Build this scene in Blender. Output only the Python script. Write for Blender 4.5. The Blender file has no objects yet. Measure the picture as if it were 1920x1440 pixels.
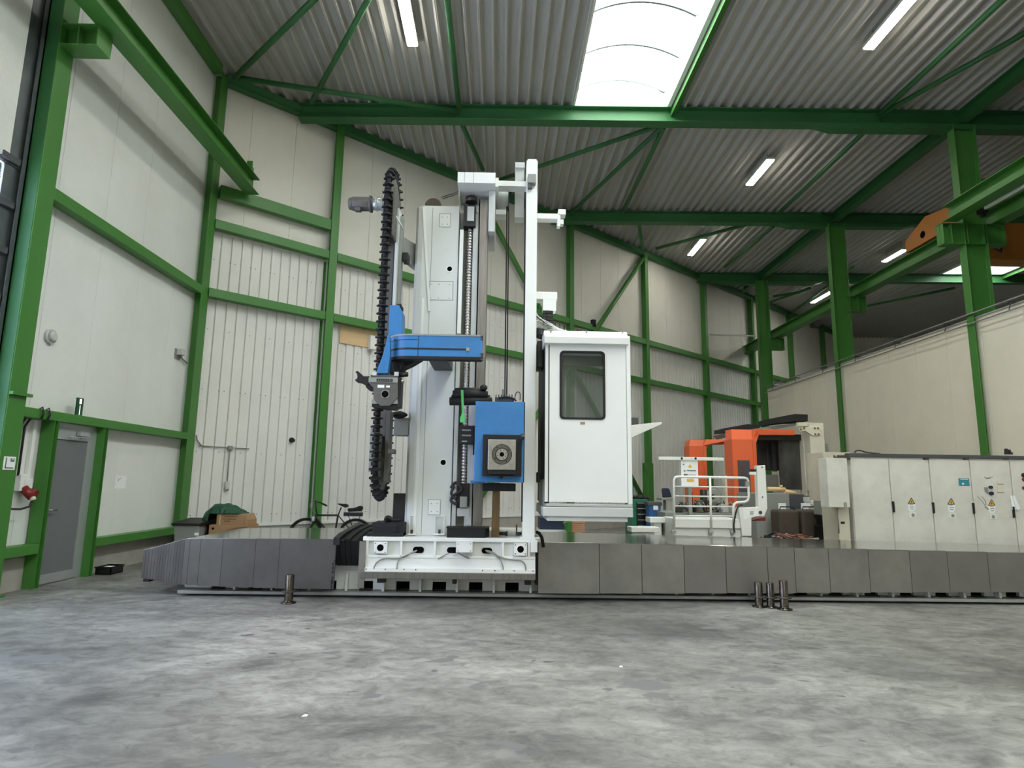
import bpy, bmesh, math, random
from mathutils import Vector, Matrix
random.seed(7)
C = bpy.context.scene.collection
SC = bpy.context.scene
pi = math.pi

# ---------------------------------------------------------------- camera (1920 x 1440 photograph)
FPX, CX, CY, EYE = 1165.0, 960.0, 720.0, 1.5
_D = Vector((-25, 185, FPX)).normalized()
_V = Vector((105, -7320, FPX)); _V = (_V - _D * _V.dot(_D)).normalized()
_X = _V.cross(_D)
if _X.x < 0: _X = -_X
def ray(px, py):
    v = Vector((px - CX, py - CY, FPX))
    return Vector((_X.dot(v), _D.dot(v), _V.dot(v)))
right, down, fwd = (Vector((_X[i], _D[i], _V[i])) for i in range(3))
cam_data = bpy.data.cameras.new('camera')
cam = bpy.data.objects.new('camera', cam_data); C.objects.link(cam)
cam_data.sensor_fit = 'HORIZONTAL'; cam_data.sensor_width = 36.0
cam_data.lens = FPX * 36.0 / 1920.0
cam_data.clip_start = 0.05; cam_data.clip_end = 300
Mc = Matrix((right, -down, -fwd)).transposed().to_4x4(); Mc.translation = (0, 0, EYE)
cam.matrix_world = Mc
SC.camera = cam

# ---------------------------------------------------------------- world, exposure
SC.view_settings.view_transform = 'Standard'; SC.view_settings.look = 'None'
SC.view_settings.gamma = 1.0; SC.view_settings.use_curve_mapping = False
SC.view_settings.exposure = 0.0
SC.display_settings.display_device = 'sRGB'
w = bpy.data.worlds.new('world'); SC.world = w; w.use_nodes = True
nt = w.node_tree; nt.nodes.clear()
def nn(t, kind, **kw):
    n = t.nodes.new(kind)
    for k, v in kw.items(): setattr(n, k, v)
    return n
wo = nn(nt, 'ShaderNodeOutputWorld'); wb = nn(nt, 'ShaderNodeBackground')
tc = nn(nt, 'ShaderNodeTexCoord'); no = nn(nt, 'ShaderNodeTexNoise'); rp = nn(nt, 'ShaderNodeValToRGB')
no.inputs['Scale'].default_value = 2.6; no.inputs['Detail'].default_value = 5
rp.color_ramp.elements[0].position = 0.38; rp.color_ramp.elements[0].color = (0.74, 0.91, 1.0, 1)
rp.color_ramp.elements[1].position = 0.55; rp.color_ramp.elements[1].color = (1.0, 0.985, 0.94, 1)
nt.links.new(tc.outputs['Generated'], no.inputs['Vector']); nt.links.new(no.outputs['Fac'], rp.inputs['Fac'])
nt.links.new(rp.outputs['Color'], wb.inputs['Color']); nt.links.new(wb.outputs['Background'], wo.inputs['Surface'])
wb.inputs['Strength'].default_value = 13.5

def area(name, loc, size, rot, energy=0, color=(1, 1, 1), portal=False):
    l = bpy.data.lights.new(name, 'AREA'); l.shape = 'RECTANGLE'; l.size, l.size_y = size
    l.energy = energy; l.color = color
    o = bpy.data.objects.new(name, l); C.objects.link(o); o.location = loc; o.rotation_euler = rot
    if portal: l.cycles.is_portal = True
    return o
# daylight enters through the roof lights: portals guide the sky samples
area('portal_roof_light', (2.82, -5.0, 11.05), (2.3, 38), (0, 0, 0), portal=True)
area('portal_roof_light', (20.6, 22.0, 11.2), (2.6, 8.0), (0, 0, 0), portal=True)

# ---------------------------------------------------------------- unprojection helpers (pixel of the photograph + a real plane -> point)
def onY(px, py, Y):
    r = ray(px, py); t = Y / r.y; return Vector((r.x * t, Y, r.z * t + EYE))
def onX(px, py, X):
    r = ray(px, py); t = X / r.x; return Vector((X, r.y * t, r.z * t + EYE))
def onZ(px, py, Z):
    r = ray(px, py); t = (Z - EYE) / r.z; return Vector((r.x * t, r.y * t, Z))
def F(a, b, c, d, Y):
    """pixel rectangle (left, top, right, bottom) on the plane at depth Y -> x0, x1, z0, z1"""
    my, mx = (b + d) / 2, (a + c) / 2
    return onY(a, my, Y).x, onY(c, my, Y).x, onY(mx, d, Y).z, onY(mx, b, Y).z

# ---------------------------------------------------------------- materials
def lin(h):
    h = h.lstrip('#'); o = []
    for i in (0, 2, 4):
        c = int(h[i:i + 2], 16) / 255
        o.append(c / 12.92 if c <= 0.04045 else ((c + 0.055) / 1.055) ** 2.4)
    return (*o, 1)
def mat(name, col, rough=0.5, metal=0.0, dirt=0.0, dscale=3.0, bump=0.0, bscale=40.0, dcol=None, stretch=None, spec=None, vary=0.0):
    m = bpy.data.materials.new(name); m.use_nodes = True
    t = m.node_tree; b = t.nodes['Principled BSDF']
    c = lin(col) if isinstance(col, str) else (*col, 1)
    b.inputs['Base Color'].default_value = c; b.inputs['Roughness'].default_value = rough; b.inputs['Metallic'].default_value = metal
    if spec is not None: b.inputs['Specular IOR Level'].default_value = spec
    if dirt or bump or vary:
        co = nn(t, 'ShaderNodeTexCoord'); mp = nn(t, 'ShaderNodeMapping')
        t.links.new(co.outputs['Object'], mp.inputs['Vector'])
        if stretch: mp.inputs['Scale'].default_value = stretch
    if dirt:
        n = nn(t, 'ShaderNodeTexNoise'); n.inputs['Scale'].default_value = dscale; n.inputs['Detail'].default_value = 6; n.inputs['Roughness'].default_value = 0.6
        r = nn(t, 'ShaderNodeValToRGB'); r.color_ramp.elements[0].position = 0.38; r.color_ramp.elements[1].position = 0.68
        x = nn(t, 'ShaderNodeMix', data_type='RGBA'); x.inputs[6].default_value = c
        d = lin(dcol) if dcol else tuple(v * 0.55 for v in c[:3]) + (1,)
        x.inputs[7].default_value = d
        ml = nn(t, 'ShaderNodeMath', operation='MULTIPLY'); ml.inputs[1].default_value = dirt
        t.links.new(mp.outputs[0], n.inputs['Vector']); t.links.new(n.outputs['Fac'], r.inputs['Fac'])
        t.links.new(r.outputs['Color'], ml.inputs[0]); t.links.new(ml.outputs[0], x.inputs[0])
        t.links.new(x.outputs[2], b.inputs['Base Color'])
        rr = nn(t, 'ShaderNodeMapRange'); rr.inputs[3].default_value = rough * 0.9; rr.inputs[4].default_value = min(1, rough * 1.2)
        t.links.new(n.outputs['Fac'], rr.inputs[0]); t.links.new(rr.outputs[0], b.inputs['Roughness'])
    if bump:
        n2 = nn(t, 'ShaderNodeTexNoise'); n2.inputs['Scale'].default_value = bscale; n2.inputs['Detail'].default_value = 3
        bp = nn(t, 'ShaderNodeBump'); bp.inputs['Strength'].default_value = bump; bp.inputs['Distance'].default_value = 0.01
        t.links.new(mp.outputs[0], n2.inputs['Vector']); t.links.new(n2.outputs['Fac'], bp.inputs['Height']); t.links.new(bp.outputs[0], b.inputs['Normal'])
    return m
def ribbed(name, col, axis, pitch, depth=0.35, rough=0.5):
    """painted sandwich panel: fine vertical micro ribs as relief along one object axis"""
    m = mat(name, col, rough, dirt=0.18, dscale=0.8, dcol='#b3b1a4')
    t = m.node_tree; b = t.nodes['Principled BSDF']
    co = nn(t, 'ShaderNodeTexCoord'); wv = nn(t, 'ShaderNodeTexWave', wave_type='BANDS', bands_direction=axis, wave_profile='SIN')
    wv.inputs['Scale'].default_value = 0.314 / pitch; wv.inputs['Distortion'].default_value = 0
    bp = nn(t, 'ShaderNodeBump'); bp.inputs['Strength'].default_value = depth; bp.inputs['Distance'].default_value = 0.004
    t.links.new(co.outputs['Object'], wv.inputs['Vector']); t.links.new(wv.outputs['Fac'], bp.inputs['Height']); t.links.new(bp.outputs[0], b.inputs['Normal'])
    return m
def emit(name, col, strength):
    m = bpy.data.materials.new(name); m.use_nodes = True; t = m.node_tree
    b = t.nodes['Principled BSDF']; b.inputs['Base Color'].default_value = lin(col)
    b.inputs['Emission Color'].default_value = lin(col); b.inputs['Emission Strength'].default_value = strength
    return m
def glass(name, tint, clear, rough=0.02):
    """thin pane: part of the light passes straight, the rest is gloss"""
    m = bpy.data.materials.new(name); m.use_nodes = True; t = m.node_tree; t.nodes.clear()
    o = nn(t, 'ShaderNodeOutputMaterial'); x = nn(t, 'ShaderNodeMixShader'); tr = nn(t, 'ShaderNodeBsdfTransparent'); g = nn(t, 'ShaderNodeBsdfGlossy')
    tr.inputs['Color'].default_value = lin(tint); g.inputs['Roughness'].default_value = rough; g.inputs['Color'].default_value = (0.9, 0.9, 0.9, 1)
    x.inputs[0].default_value = 1 - clear
    t.links.new(tr.outputs[0], x.inputs[1]); t.links.new(g.outputs[0], x.inputs[2]); t.links.new(x.outputs[0], o.inputs['Surface'])
    return m
def poly_glazing(name):
    m = bpy.data.materials.new(name); m.use_nodes = True; t = m.node_tree; t.nodes.clear()
    o = nn(t, 'ShaderNodeOutputMaterial'); x = nn(t, 'ShaderNodeMixShader'); tr = nn(t, 'ShaderNodeBsdfTransparent'); g = nn(t, 'ShaderNodeBsdfTranslucent')
    tr.inputs['Color'].default_value = (0.98, 1, 0.98, 1); g.inputs['Color'].default_value = (0.96, 0.98, 0.95, 1); x.inputs[0].default_value = 0.25
    t.links.new(tr.outputs[0], x.inputs[1]); t.links.new(g.outputs[0], x.inputs[2]); t.links.new(x.outputs[0], o.inputs['Surface'])
    return m

M = {}
M['green'] = mat('green_paint', '#427c33', 0.42, dirt=0.10, dscale=1.4)
M['green_dark'] = mat('green_paint_roof', '#2f6838', 0.5, dirt=0.2, dscale=1.2)  # darker green for roof steelwork and the wall backing
M['deck'] = mat('roof_deck', '#b4b3ac', 0.75, spec=0.25, dirt=0.12, dscale=0.5)
M['panelY'] = ribbed('wall_panel_left', '#e3e5e0', 'Y', 0.035, 0.25)
M['panelS'] = ribbed('wall_panel_back', '#e2e0d6', 'X', 0.035, 0.2)
M['panelP'] = ribbed('partition_panel', '#e9e1cf', 'Y', 0.05, 0.12)
M['clad'] = mat('cladding_sheet', '#e3e2db', 0.45, dirt=0.16, dscale=1.0)
M['plinth'] = mat('concrete_plinth', '#a9a59b', 0.85, dirt=0.35, dscale=2.0, bump=0.3, bscale=60)
M['white'] = mat('white_machine_paint', '#d6d9d4', 0.4, dirt=0.2, dscale=1.6, dcol='#b7bab2')
M['white2'] = mat('white_bright_paint', '#e6e8e3', 0.38, dirt=0.12, dscale=2.0, dcol='#c9cbc4')
M['white_worn'] = mat('white_cabinet_paint', '#dddbd0', 0.45, dirt=0.5, dscale=1.6, dcol='#aaa89d')
M['cream'] = mat('cream_paint', '#d9d3bf', 0.5, dirt=0.25, dscale=2.0)
M['blue'] = mat('blue_paint', '#347ab4', 0.42, dirt=0.3, dscale=4.0, dcol='#28598a')
M['orange'] = mat('orange_paint', '#e8683a', 0.42, dirt=0.15, dscale=2.0)
M['crane_orange'] = mat('crane_paint', '#b8762c', 0.5, dirt=0.25, dscale=1.5)
M['steel'] = mat('cover_steel', '#85827b', 0.42, 0.45, dirt=0.55, dscale=2.4, dcol='#686660', bump=0.05, bscale=80)
M['steel_b'] = mat('cover_steel_plain', '#7c7973', 0.45, 0.45, dirt=0.5, dscale=1.7, dcol='#666460', bump=0.05, bscale=80)
M['steel_old'] = mat('cover_steel_left', '#5d5c59', 0.45, 0.5, dirt=0.5, dscale=2.0, dcol='#4a4947', bump=0.05, bscale=80)  # darker steel tone for the left way cover
M['steel_left_b'] = mat('cover_steel_left_plain', '#666561', 0.45, 0.5, dirt=0.5, dscale=3.0, dcol='#504f4c', bump=0.05, bscale=80)  # second, slightly lighter tone of the left way cover
M['screw'] = mat('screw_thread', '#dcdad6', 0.3, 0.7)
M['nose'] = mat('nose_ring_steel', '#77726a', 0.3, 0.95, dirt=0.5, dscale=18, dcol='#4d4943')
M['steel_top'] = mat('cover_steel_polished', '#a3a39f', 0.13, 0.9, dirt=0.25, dscale=1.8, dcol='#84847f')
M['steel_bright'] = mat('machined_steel', '#b9b7b3', 0.28, 1.0, dirt=0.4, dscale=14, dcol='#85827c')
M['steel_dark'] = mat('dark_steel', '#4c4b48', 0.42, 0.7, dirt=0.4, dscale=8)
M['steel_pin'] = mat('oiled_steel_pin', '#5d5750', 0.25, 0.9, dirt=0.6, dscale=12, dcol='#2c2420')
M['way'] = mat('guideway_steel', '#86837e', 0.36, 0.85, dirt=0.5, dscale=3.0, dcol='#57524c', stretch=(6, 6, 0.4))
M['rubber'] = mat('black_rubber', '#0b0b0c', 0.7, bump=0.1, bscale=30)
M['black'] = mat('black_plastic', '#101011', 0.5)
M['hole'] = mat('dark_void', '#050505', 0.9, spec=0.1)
M['gray'] = mat('gray_paint', '#8f918b', 0.5, dirt=0.2)
M['gray_light'] = mat('light_gray_paint', '#c3c6c2', 0.5, dirt=0.25, dscale=2.5)
M['gray_dark'] = mat('dark_gray_paint', '#4a4d4f', 0.55, dirt=0.3)
M['cast'] = mat('cast_gray', '#605e58', 0.5, 0.1, dirt=0.45, dscale=9)
M['door'] = mat('door_gray', '#6e7173', 0.5, dirt=0.08)
M['alu'] = mat('aluminium', '#bfc3c4', 0.35, 0.6, dirt=0.1)
M['galv'] = mat('galvanised_dark', '#6a7072', 0.45, 0.6, dirt=0.5, dscale=3)
M['card'] = mat('cardboard', '#ab8763', 0.85, dirt=0.15)
M['tarp'] = mat('green_tarp', '#11492f', 0.55, bump=0.3, bscale=12)
M['wood'] = mat('weathered_timber', '#77603e', 0.8, dirt=0.5, dscale=4, stretch=(6, 6, 0.6), dcol='#4d3b25')
M['wood_new'] = mat('pale_plywood', '#d8b98c', 0.7, dirt=0.2, dscale=2, stretch=(0.5, 0.5, 5))
M['plank'] = mat('stacked_plank', '#c39270', 0.75, dirt=0.3, dscale=6)
M['brown'] = mat('brown_cover', '#4a3f35', 0.75, dirt=0.3)
M['copper'] = mat('dark_red_paint', '#7d3225', 0.5, dirt=0.3)
M['red'] = mat('red_plastic', '#7a1d19', 0.4)
M['cableg'] = mat('gray_cable', '#8a8a86', 0.5)
M['cablew'] = mat('white_cable', '#d5d7d6', 0.45)
M['cableb'] = mat('black_cable', '#202022', 0.5)
M['cabler'] = mat('orange_cable', '#7d4a36', 0.5)
M['lime'] = mat('lime_strap', '#55c06a', 0.6)
M['yellow'] = mat('warning_yellow', '#e0b53a', 0.5)
M['paper'] = mat('white_paper', '#eef0ef', 0.7)
M['ink'] = mat('print_gray', '#6b7270', 0.8)
M['inkb'] = mat('print_black', '#26261f', 0.8)
M['teal'] = mat('teal_plate', '#2f8796', 0.45, dirt=0.2)
M['tool_green'] = mat('tool_cabinet_green', '#1f6a4d', 0.45, dirt=0.15)
M['tool_blue'] = mat('compressor_blue', '#2f5f95', 0.5, dirt=0.2)
M['navy'] = mat('navy_plastic', '#20283f', 0.6)
M['stained_shaded'] = mat('stained_sheet', '#484741', 0.6, dirt=0.8, dscale=2.5, dcol='#1e1d1b', stretch=(2, 2, 0.7))  # stained sheet, with the cabin's inside shade darkened into its colour
M['led'] = emit('lamp_diffuser', '#fffaf0', 60)
M['photolum'] = emit('lit_sign_face', '#f4f8ea', 1.2)
M['gatepane'] = glass('gate_window_pane', '#e8ecff', 0.9)
M['cabglass'] = glass('cabin_glass', '#dfe4e4', 0.92)
M['glazing'] = poly_glazing('rooflight_glazing')

def floor_material():
    m = bpy.data.materials.new('concrete_floor'); m.use_nodes = True; t = m.node_tree; b = t.nodes['Principled BSDF']
    co = nn(t, 'ShaderNodeTexCoord')
    def noise(scale, st, det=6, rough=0.6, dist=0.0):
        mp = nn(t, 'ShaderNodeMapping'); mp.inputs['Scale'].default_value = st
        n = nn(t, 'ShaderNodeTexNoise'); n.inputs['Scale'].default_value = scale; n.inputs['Detail'].default_value = det
        n.inputs['Roughness'].default_value = rough; n.inputs['Distortion'].default_value = dist
        t.links.new(co.outputs['Object'], mp.inputs['Vector']); t.links.new(mp.outputs[0], n.inputs['Vector']); return n.outputs['Fac']
    def ramp(fac, stops):
        r = nn(t, 'ShaderNodeValToRGB'); e = r.color_ramp.elements
        while len(e) < len(stops): e.new(0.5)
        for i, (p, c) in enumerate(stops): e[i].position = p; e[i].color = lin(c)
        t.links.new(fac, r.inputs['Fac']); return r.outputs['Color']
    def mixc(fac, a, c, mode='MIX'):
        x = nn(t, 'ShaderNodeMix', data_type='RGBA', blend_type=mode)
        if isinstance(fac, float): x.inputs[0].default_value = fac
        else: t.links.new(fac, x.inputs[0])
        t.links.new(a, x.inputs[6]); 
        if isinstance(c, str): x.inputs[7].default_value = lin(c)
        else: t.links.new(c, x.inputs[7])
        return x.outputs[2]
    base = ramp(noise(1.1, (0.8, 1.2, 1), 9, 0.72, 0.5), [(0.30, '#6a6965'), (0.5, '#94938d'), (0.70, '#b4b3ab')])
    fine = ramp(noise(6.0, (0.8, 1.2, 1), 9, 0.75, 0.6), [(0.36, '#7c7c79'), (0.58, '#ffffff')])
    c = mixc(0.6, base, fine, 'MULTIPLY')
    big = ramp(noise(0.22, (1, 1, 1), 3, 0.5), [(0.42, '#9b9a97'), (0.58, '#ffffff')])
    c = mixc(0.55, c, big, 'MULTIPLY')
    spots = ramp(noise(1.7, (0.9, 1.3, 1), 3, 0.45, 0.3), [(0.675, '#000000'), (0.69, '#ffffff')])
    c = mixc(spots, c, '#6f6f6e')
    sp2 = ramp(noise(6.5, (0.7, 1.1, 1), 2, 0.4, 0.2), [(0.725, '#000000'), (0.74, '#ffffff')])
    c = mixc(sp2, c, '#5f5f60')
    scr = ramp(noise(2.2, (0.12, 4.5, 1), 4, 0.6, 0.4), [(0.66, '#000000'), (0.72, '#8a8a8a')])
    c = mixc(scr, c, '#7f7f7d')
    t.links.new(c, b.inputs['Base Color'])
    rr = nn(t, 'ShaderNodeMapRange'); rr.inputs[3].default_value = 0.38; rr.inputs[4].default_value = 0.7
    t.links.new(noise(1.3, (0.6, 1.2, 1), 6), rr.inputs[0]); t.links.new(rr.outputs[0], b.inputs['Roughness'])
    bp = nn(t, 'ShaderNodeBump'); bp.inputs['Strength'].default_value = 0.15; bp.inputs['Distance'].default_value = 0.01
    t.links.new(noise(9, (0.6, 1.2, 1), 6), bp.inputs['Height']); t.links.new(bp.outputs[0], b.inputs['Normal'])
    return m
M['floor'] = floor_material()

# ---------------------------------------------------------------- mesh builder
WL = {}
class MB:
    def __init__(self, Mx=None): self.bm = bmesh.new(); self.M = Mx
    def _p(self, p):
        v = Vector(p); return self.M @ v if self.M else v
    def poly(self, pts): return self.bm.faces.new([self.bm.verts.new(self._p(p)) for p in pts])
    def hexa(self, v):
        b = [self.bm.verts.new(self._p(p)) for p in v]
        for f in ((0, 3, 2, 1), (4, 5, 6, 7), (0, 1, 5, 4), (1, 2, 6, 5), (2, 3, 7, 6), (3, 0, 4, 7)): self.bm.faces.new([b[i] for i in f])
        return self
    def box(self, x0, x1, y0, y1, z0, z1):
        return self.hexa([(x0, y0, z0), (x1, y0, z0), (x1, y1, z0), (x0, y1, z0), (x0, y0, z1), (x1, y0, z1), (x1, y1, z1), (x0, y1, z1)])
    def fbox(self, a, b, c, d, Y, dy):
        x0, x1, z0, z1 = F(a, b, c, d, Y); return self.box(x0, x1, Y, Y + dy, z0, z1)
    def prism(self, pts, vec):
        v = Vector(vec); n = len(pts)
        a = [self.bm.verts.new(self._p(p)) for p in pts]; b = [self.bm.verts.new(self._p(Vector(p) + v)) for p in pts]
        self.bm.faces.new(a[::-1]); self.bm.faces.new(b)
        for i in range(n): self.bm.faces.new((a[i], a[(i + 1) % n], b[(i + 1) % n], b[i]))
        return self
    def fprism(self, pix, Y, dy):
        return self.prism([onY(p[0], p[1], Y) for p in pix], (0, dy, 0))
    def frame(self, p0, p1, up=(0, 0, 1)):
        d = (Vector(p1) - Vector(p0)).normalized(); u = Vector(up)
        if abs(d.dot(u)) > 0.98: u = Vector((0, 1, 0))
        s = d.cross(u).normalized(); return d, s, s.cross(d).normalized()
    def beam(self, p0, p1, wd, h, up=(0, 0, 1)):
        p0, p1 = Vector(p0), Vector(p1); d, s, u = self.frame(p0, p1, up)
        self.hexa([p0 - s * wd / 2 - u * h / 2, p0 + s * wd / 2 - u * h / 2, p1 + s * wd / 2 - u * h / 2, p1 - s * wd / 2 - u * h / 2,
                   p0 - s * wd / 2 + u * h / 2, p0 + s * wd / 2 + u * h / 2, p1 + s * wd / 2 + u * h / 2, p1 - s * wd / 2 + u * h / 2]); return self
    def ibeam(self, p0, p1, h, b, tf=0.022, tw=0.014, up=(0, 0, 1)):
        p0, p1 = Vector(p0), Vector(p1); d, s, u = self.frame(p0, p1, up)
        pr = [(-b / 2, -h / 2), (b / 2, -h / 2), (b / 2, -h / 2 + tf), (tw / 2, -h / 2 + tf), (tw / 2, h / 2 - tf), (b / 2, h / 2 - tf),
              (b / 2, h / 2), (-b / 2, h / 2), (-b / 2, h / 2 - tf), (-tw / 2, h / 2 - tf), (-tw / 2, -h / 2 + tf), (-b / 2, -h / 2 + tf)]
        return self.prism([p0 + s * x + u * y for x, y in pr], p1 - p0)
    def cyl(self, p0, p1, r, n=16, r2=None, cap=True):
        p0, p1 = Vector(p0), Vector(p1); d, s, u = self.frame(p0, p1); r2 = r if r2 is None else r2
        A = [self.bm.verts.new(self._p(p0 + (s * math.cos(2 * pi * i / n) + u * math.sin(2 * pi * i / n)) * r)) for i in range(n)]
        B = [self.bm.verts.new(self._p(p1 + (s * math.cos(2 * pi * i / n) + u * math.sin(2 * pi * i / n)) * r2)) for i in range(n)]
        for i in range(n):
            f = self.bm.faces.new((A[i], A[(i + 1) % n], B[(i + 1) % n], B[i])); f.smooth = True
        if cap: self.bm.faces.new(A[::-1]); self.bm.faces.new(B)
        return self
    def ring(self, c, axis, r0, r1, ln, n=32):
        c = Vector(c); a = Vector(axis).normalized(); _, s, u = self.frame(c, c + a)
        L = []
        for rr, q in ((r0, 0), (r1, 0), (r1, ln), (r0, ln)):
            L.append([self.bm.verts.new(self._p(c + a * q + (s * math.cos(2 * pi * i / n) + u * math.sin(2 * pi * i / n)) * rr)) for i in range(n)])
        for k in range(4):
            A, B = L[k], L[(k + 1) % 4]
            for i in range(n): self.bm.faces.new((A[i], A[(i + 1) % n], B[(i + 1) % n], B[i]))
        return self
    def tube(self, pts, r, n=8):
        pts = [Vector(p) for p in pts]; prev = None; u = None
        for i, p in enumerate(pts):
            d = (pts[min(i + 1, len(pts) - 1)] - pts[max(i - 1, 0)]).normalized()
            if u is None: _, s, u = self.frame(p, p + d)
            s = d.cross(u).normalized(); u = s.cross(d).normalized()
            R_ = [self.bm.verts.new(self._p(p + (s * math.cos(2 * pi * k / n) + u * math.sin(2 * pi * k / n)) * r)) for k in range(n)]
            if prev:
                for k in range(n):
                    f = self.bm.faces.new((prev[k], prev[(k + 1) % n], R_[(k + 1) % n], R_[k])); f.smooth = True
            else: self.bm.faces.new(R_[::-1])
            prev = R_
        self.bm.faces.new(prev); return self
    def ext(self, line, vec, thick=0.0):
        """open polyline extruded along vec (sheet), optionally with thickness given as an offset vector"""
        a = [self.bm.verts.new(self._p(p)) for p in line]; b = [self.bm.verts.new(self._p(Vector(p) + Vector(vec))) for p in line]
        for i in range(len(line) - 1): self.bm.faces.new((a[i], a[i + 1], b[i + 1], b[i]))
        return self
    def lathe(self, prof, origin, n=20):
        o = Vector(origin); rings = []
        for r, z in prof: rings.append([self.bm.verts.new(self._p(o + Vector((r * math.cos(2 * pi * i / n), r * math.sin(2 * pi * i / n), z)))) for i in range(n)])
        for A, B in zip(rings, rings[1:]):
            for i in range(n):
                f = self.bm.faces.new((A[i], A[(i + 1) % n], B[(i + 1) % n], B[i])); f.smooth = True
        self.bm.faces.new(rings[0][::-1]); self.bm.faces.new(rings[-1]); return self
    def build(self, name, material, parent=None, bevel=0.0, smooth=False, seg=2):
        bmesh.ops.remove_doubles(self.bm, verts=self.bm.verts, dist=1e-6)
        bmesh.ops.recalc_face_normals(self.bm, faces=self.bm.faces)
        me = bpy.data.meshes.new(name); off = WL.get(parent.name, Vector()) if parent else Vector()
        if parent is None:
            # origin at the base centre of the mesh
            xs = [v.co for v in self.bm.verts]
            off = Vector(((min(v.x for v in xs) + max(v.x for v in xs)) / 2, (min(v.y for v in xs) + max(v.y for v in xs)) / 2, min(v.z for v in xs)))
        for v in self.bm.verts: v.co -= off
        if smooth:
            for f in self.bm.faces: f.smooth = True
        self.bm.to_mesh(me); self.bm.free()
        me.materials.append(M[material] if isinstance(material, str) else material)
        o = bpy.data.objects.new(name, me); C.objects.link(o)
        if parent is None: o.location = off
        else: o.parent = parent
        WL[o.name] = off.copy()
        if bevel:
            md = o.modifiers.new('bevel', 'BEVEL'); md.width = bevel; md.segments = seg; md.limit_method = 'ANGLE'; md.angle_limit = 0.6
        return o
def thing(name, label, cat, loc, group=None):
    o = bpy.data.objects.new(name, None); C.objects.link(o); o.location = loc; o.empty_display_size = 0.1
    o['label'] = label; o['category'] = cat
    if group: o['group'] = group
    WL[o.name] = Vector(loc); return o
def tag(o, label, cat, group=None):
    o['label'] = label; o['category'] = cat
    if group: o['group'] = group
    return o
def struct(o): o['kind'] = 'structure'; return o
def inst(src, offset, parent, label=None):
    """a copy of one part, sharing its mesh, moved by offset, under the same or another thing"""
    c = src.copy(); C.objects.link(c); c.parent = parent
    base = WL[src.name] if True else None
    c.location = Vector(src.location) + Vector(offset) + (WL[src.parent.name] if src.parent else Vector()) - (WL[parent.name] if parent else Vector())
    WL[c.name] = WL[src.name]; return c
def copy_thing(root, offset, label):
    r = root.copy(); C.objects.link(r); r.location = Vector(root.location) + Vector(offset); r['label'] = label
    WL[r.name] = WL[root.name] + Vector(offset)
    for ch in list(root.children):
        c = ch.copy(); C.objects.link(c); c.parent = r; WL[c.name] = WL[r.name]
        for g in ch.children:
            d = g.copy(); C.objects.link(d); d.parent = c; WL[d.name] = WL[r.name]
    return r
def arc(c, r, a0, a1, n, ex, ey):
    c, ex, ey = Vector(c), Vector(ex), Vector(ey)
    return [c + ex * (r * math.cos(a0 + (a1 - a0) * i / n)) + ey * (r * math.sin(a0 + (a1 - a0) * i / n)) for i in range(n + 1)]
# ================================================================ SETTING
XL, XF = -6.40, -6.20            # left wall: panel face, flange face of the columns and girts
def zd(x): return 10.52 + 0.015 * x      # underside of the roof deck
def zr(x): return 10.13 + 0.015 * x      # underside of the rafters
SA, CA = math.sin(math.radians(48.5)), math.cos(math.radians(48.5))
P0 = Vector((-6.2, 12.72, 0)); DW = Vector((SA, CA, 0)); NW = Vector((CA, -SA, 0))
WB = Matrix((DW, NW, Vector((0, 0, 1)))).transposed().to_4x4(); WB.translation = P0     # (s, t, z) of the oblique back wall -> world
def onW(px, py, t=0.0):
    r = ray(px, py); c = Vector((0, 0, EYE)); k = ((P0 + NW * t - c).dot(NW)) / r.dot(NW); q = c + r * k
    return q, (q - P0).dot(DW), q.z

mb = MB(); mb.box(-7, 60, -26, 60, -0.2, 0); struct(mb.build('floor', 'floor'))

# ---- roof: trapezoidal deck sheets with openings for the roof lights
ceil = bpy.data.objects.new('ceiling', None); C.objects.link(ceil); ceil['kind'] = 'structure'; WL['ceiling'] = Vector()
def deck(x0, x1, y0, y1):
    pit = 0.273; n0 = math.ceil(x0 / pit); n1 = math.floor(x1 / pit); line = [(x0, zd(x0) + 0.07)]
    for k in range(n0, n1 + 1):
        a = k * pit
        for dx, dz in ((-0.075, 0.11), (-0.02, 0.0), (0.02, 0.0), (0.075, 0.11)):
            if x0 < a + dx < x1: line.append((a + dx, zd(a + dx) + dz))
    line.append((x1, zd(x1) + 0.07))
    m = MB(); m.ext([(x, y0, z) for x, z in line], (0, y1 - y0, 0)); struct(m.build('roof_deck', 'deck', ceil))
RL = [(1.70, 3.93, -24.0, 13.95), (19.35, 21.9, 18.0, 26.0)]
deck(-7.0, 1.70, -26, 48); deck(1.70, 3.93, 13.95, 48); deck(1.70, 3.93, -26, -24); deck(3.93, 19.35, -26, 48)
deck(19.35, 21.9, 26, 48); deck(19.35, 21.9, -26, 18); deck(21.9, 48, -26, 48)
m = MB(); m.box(-7, 48, -26, 48, 12.6, 12.7)
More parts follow.
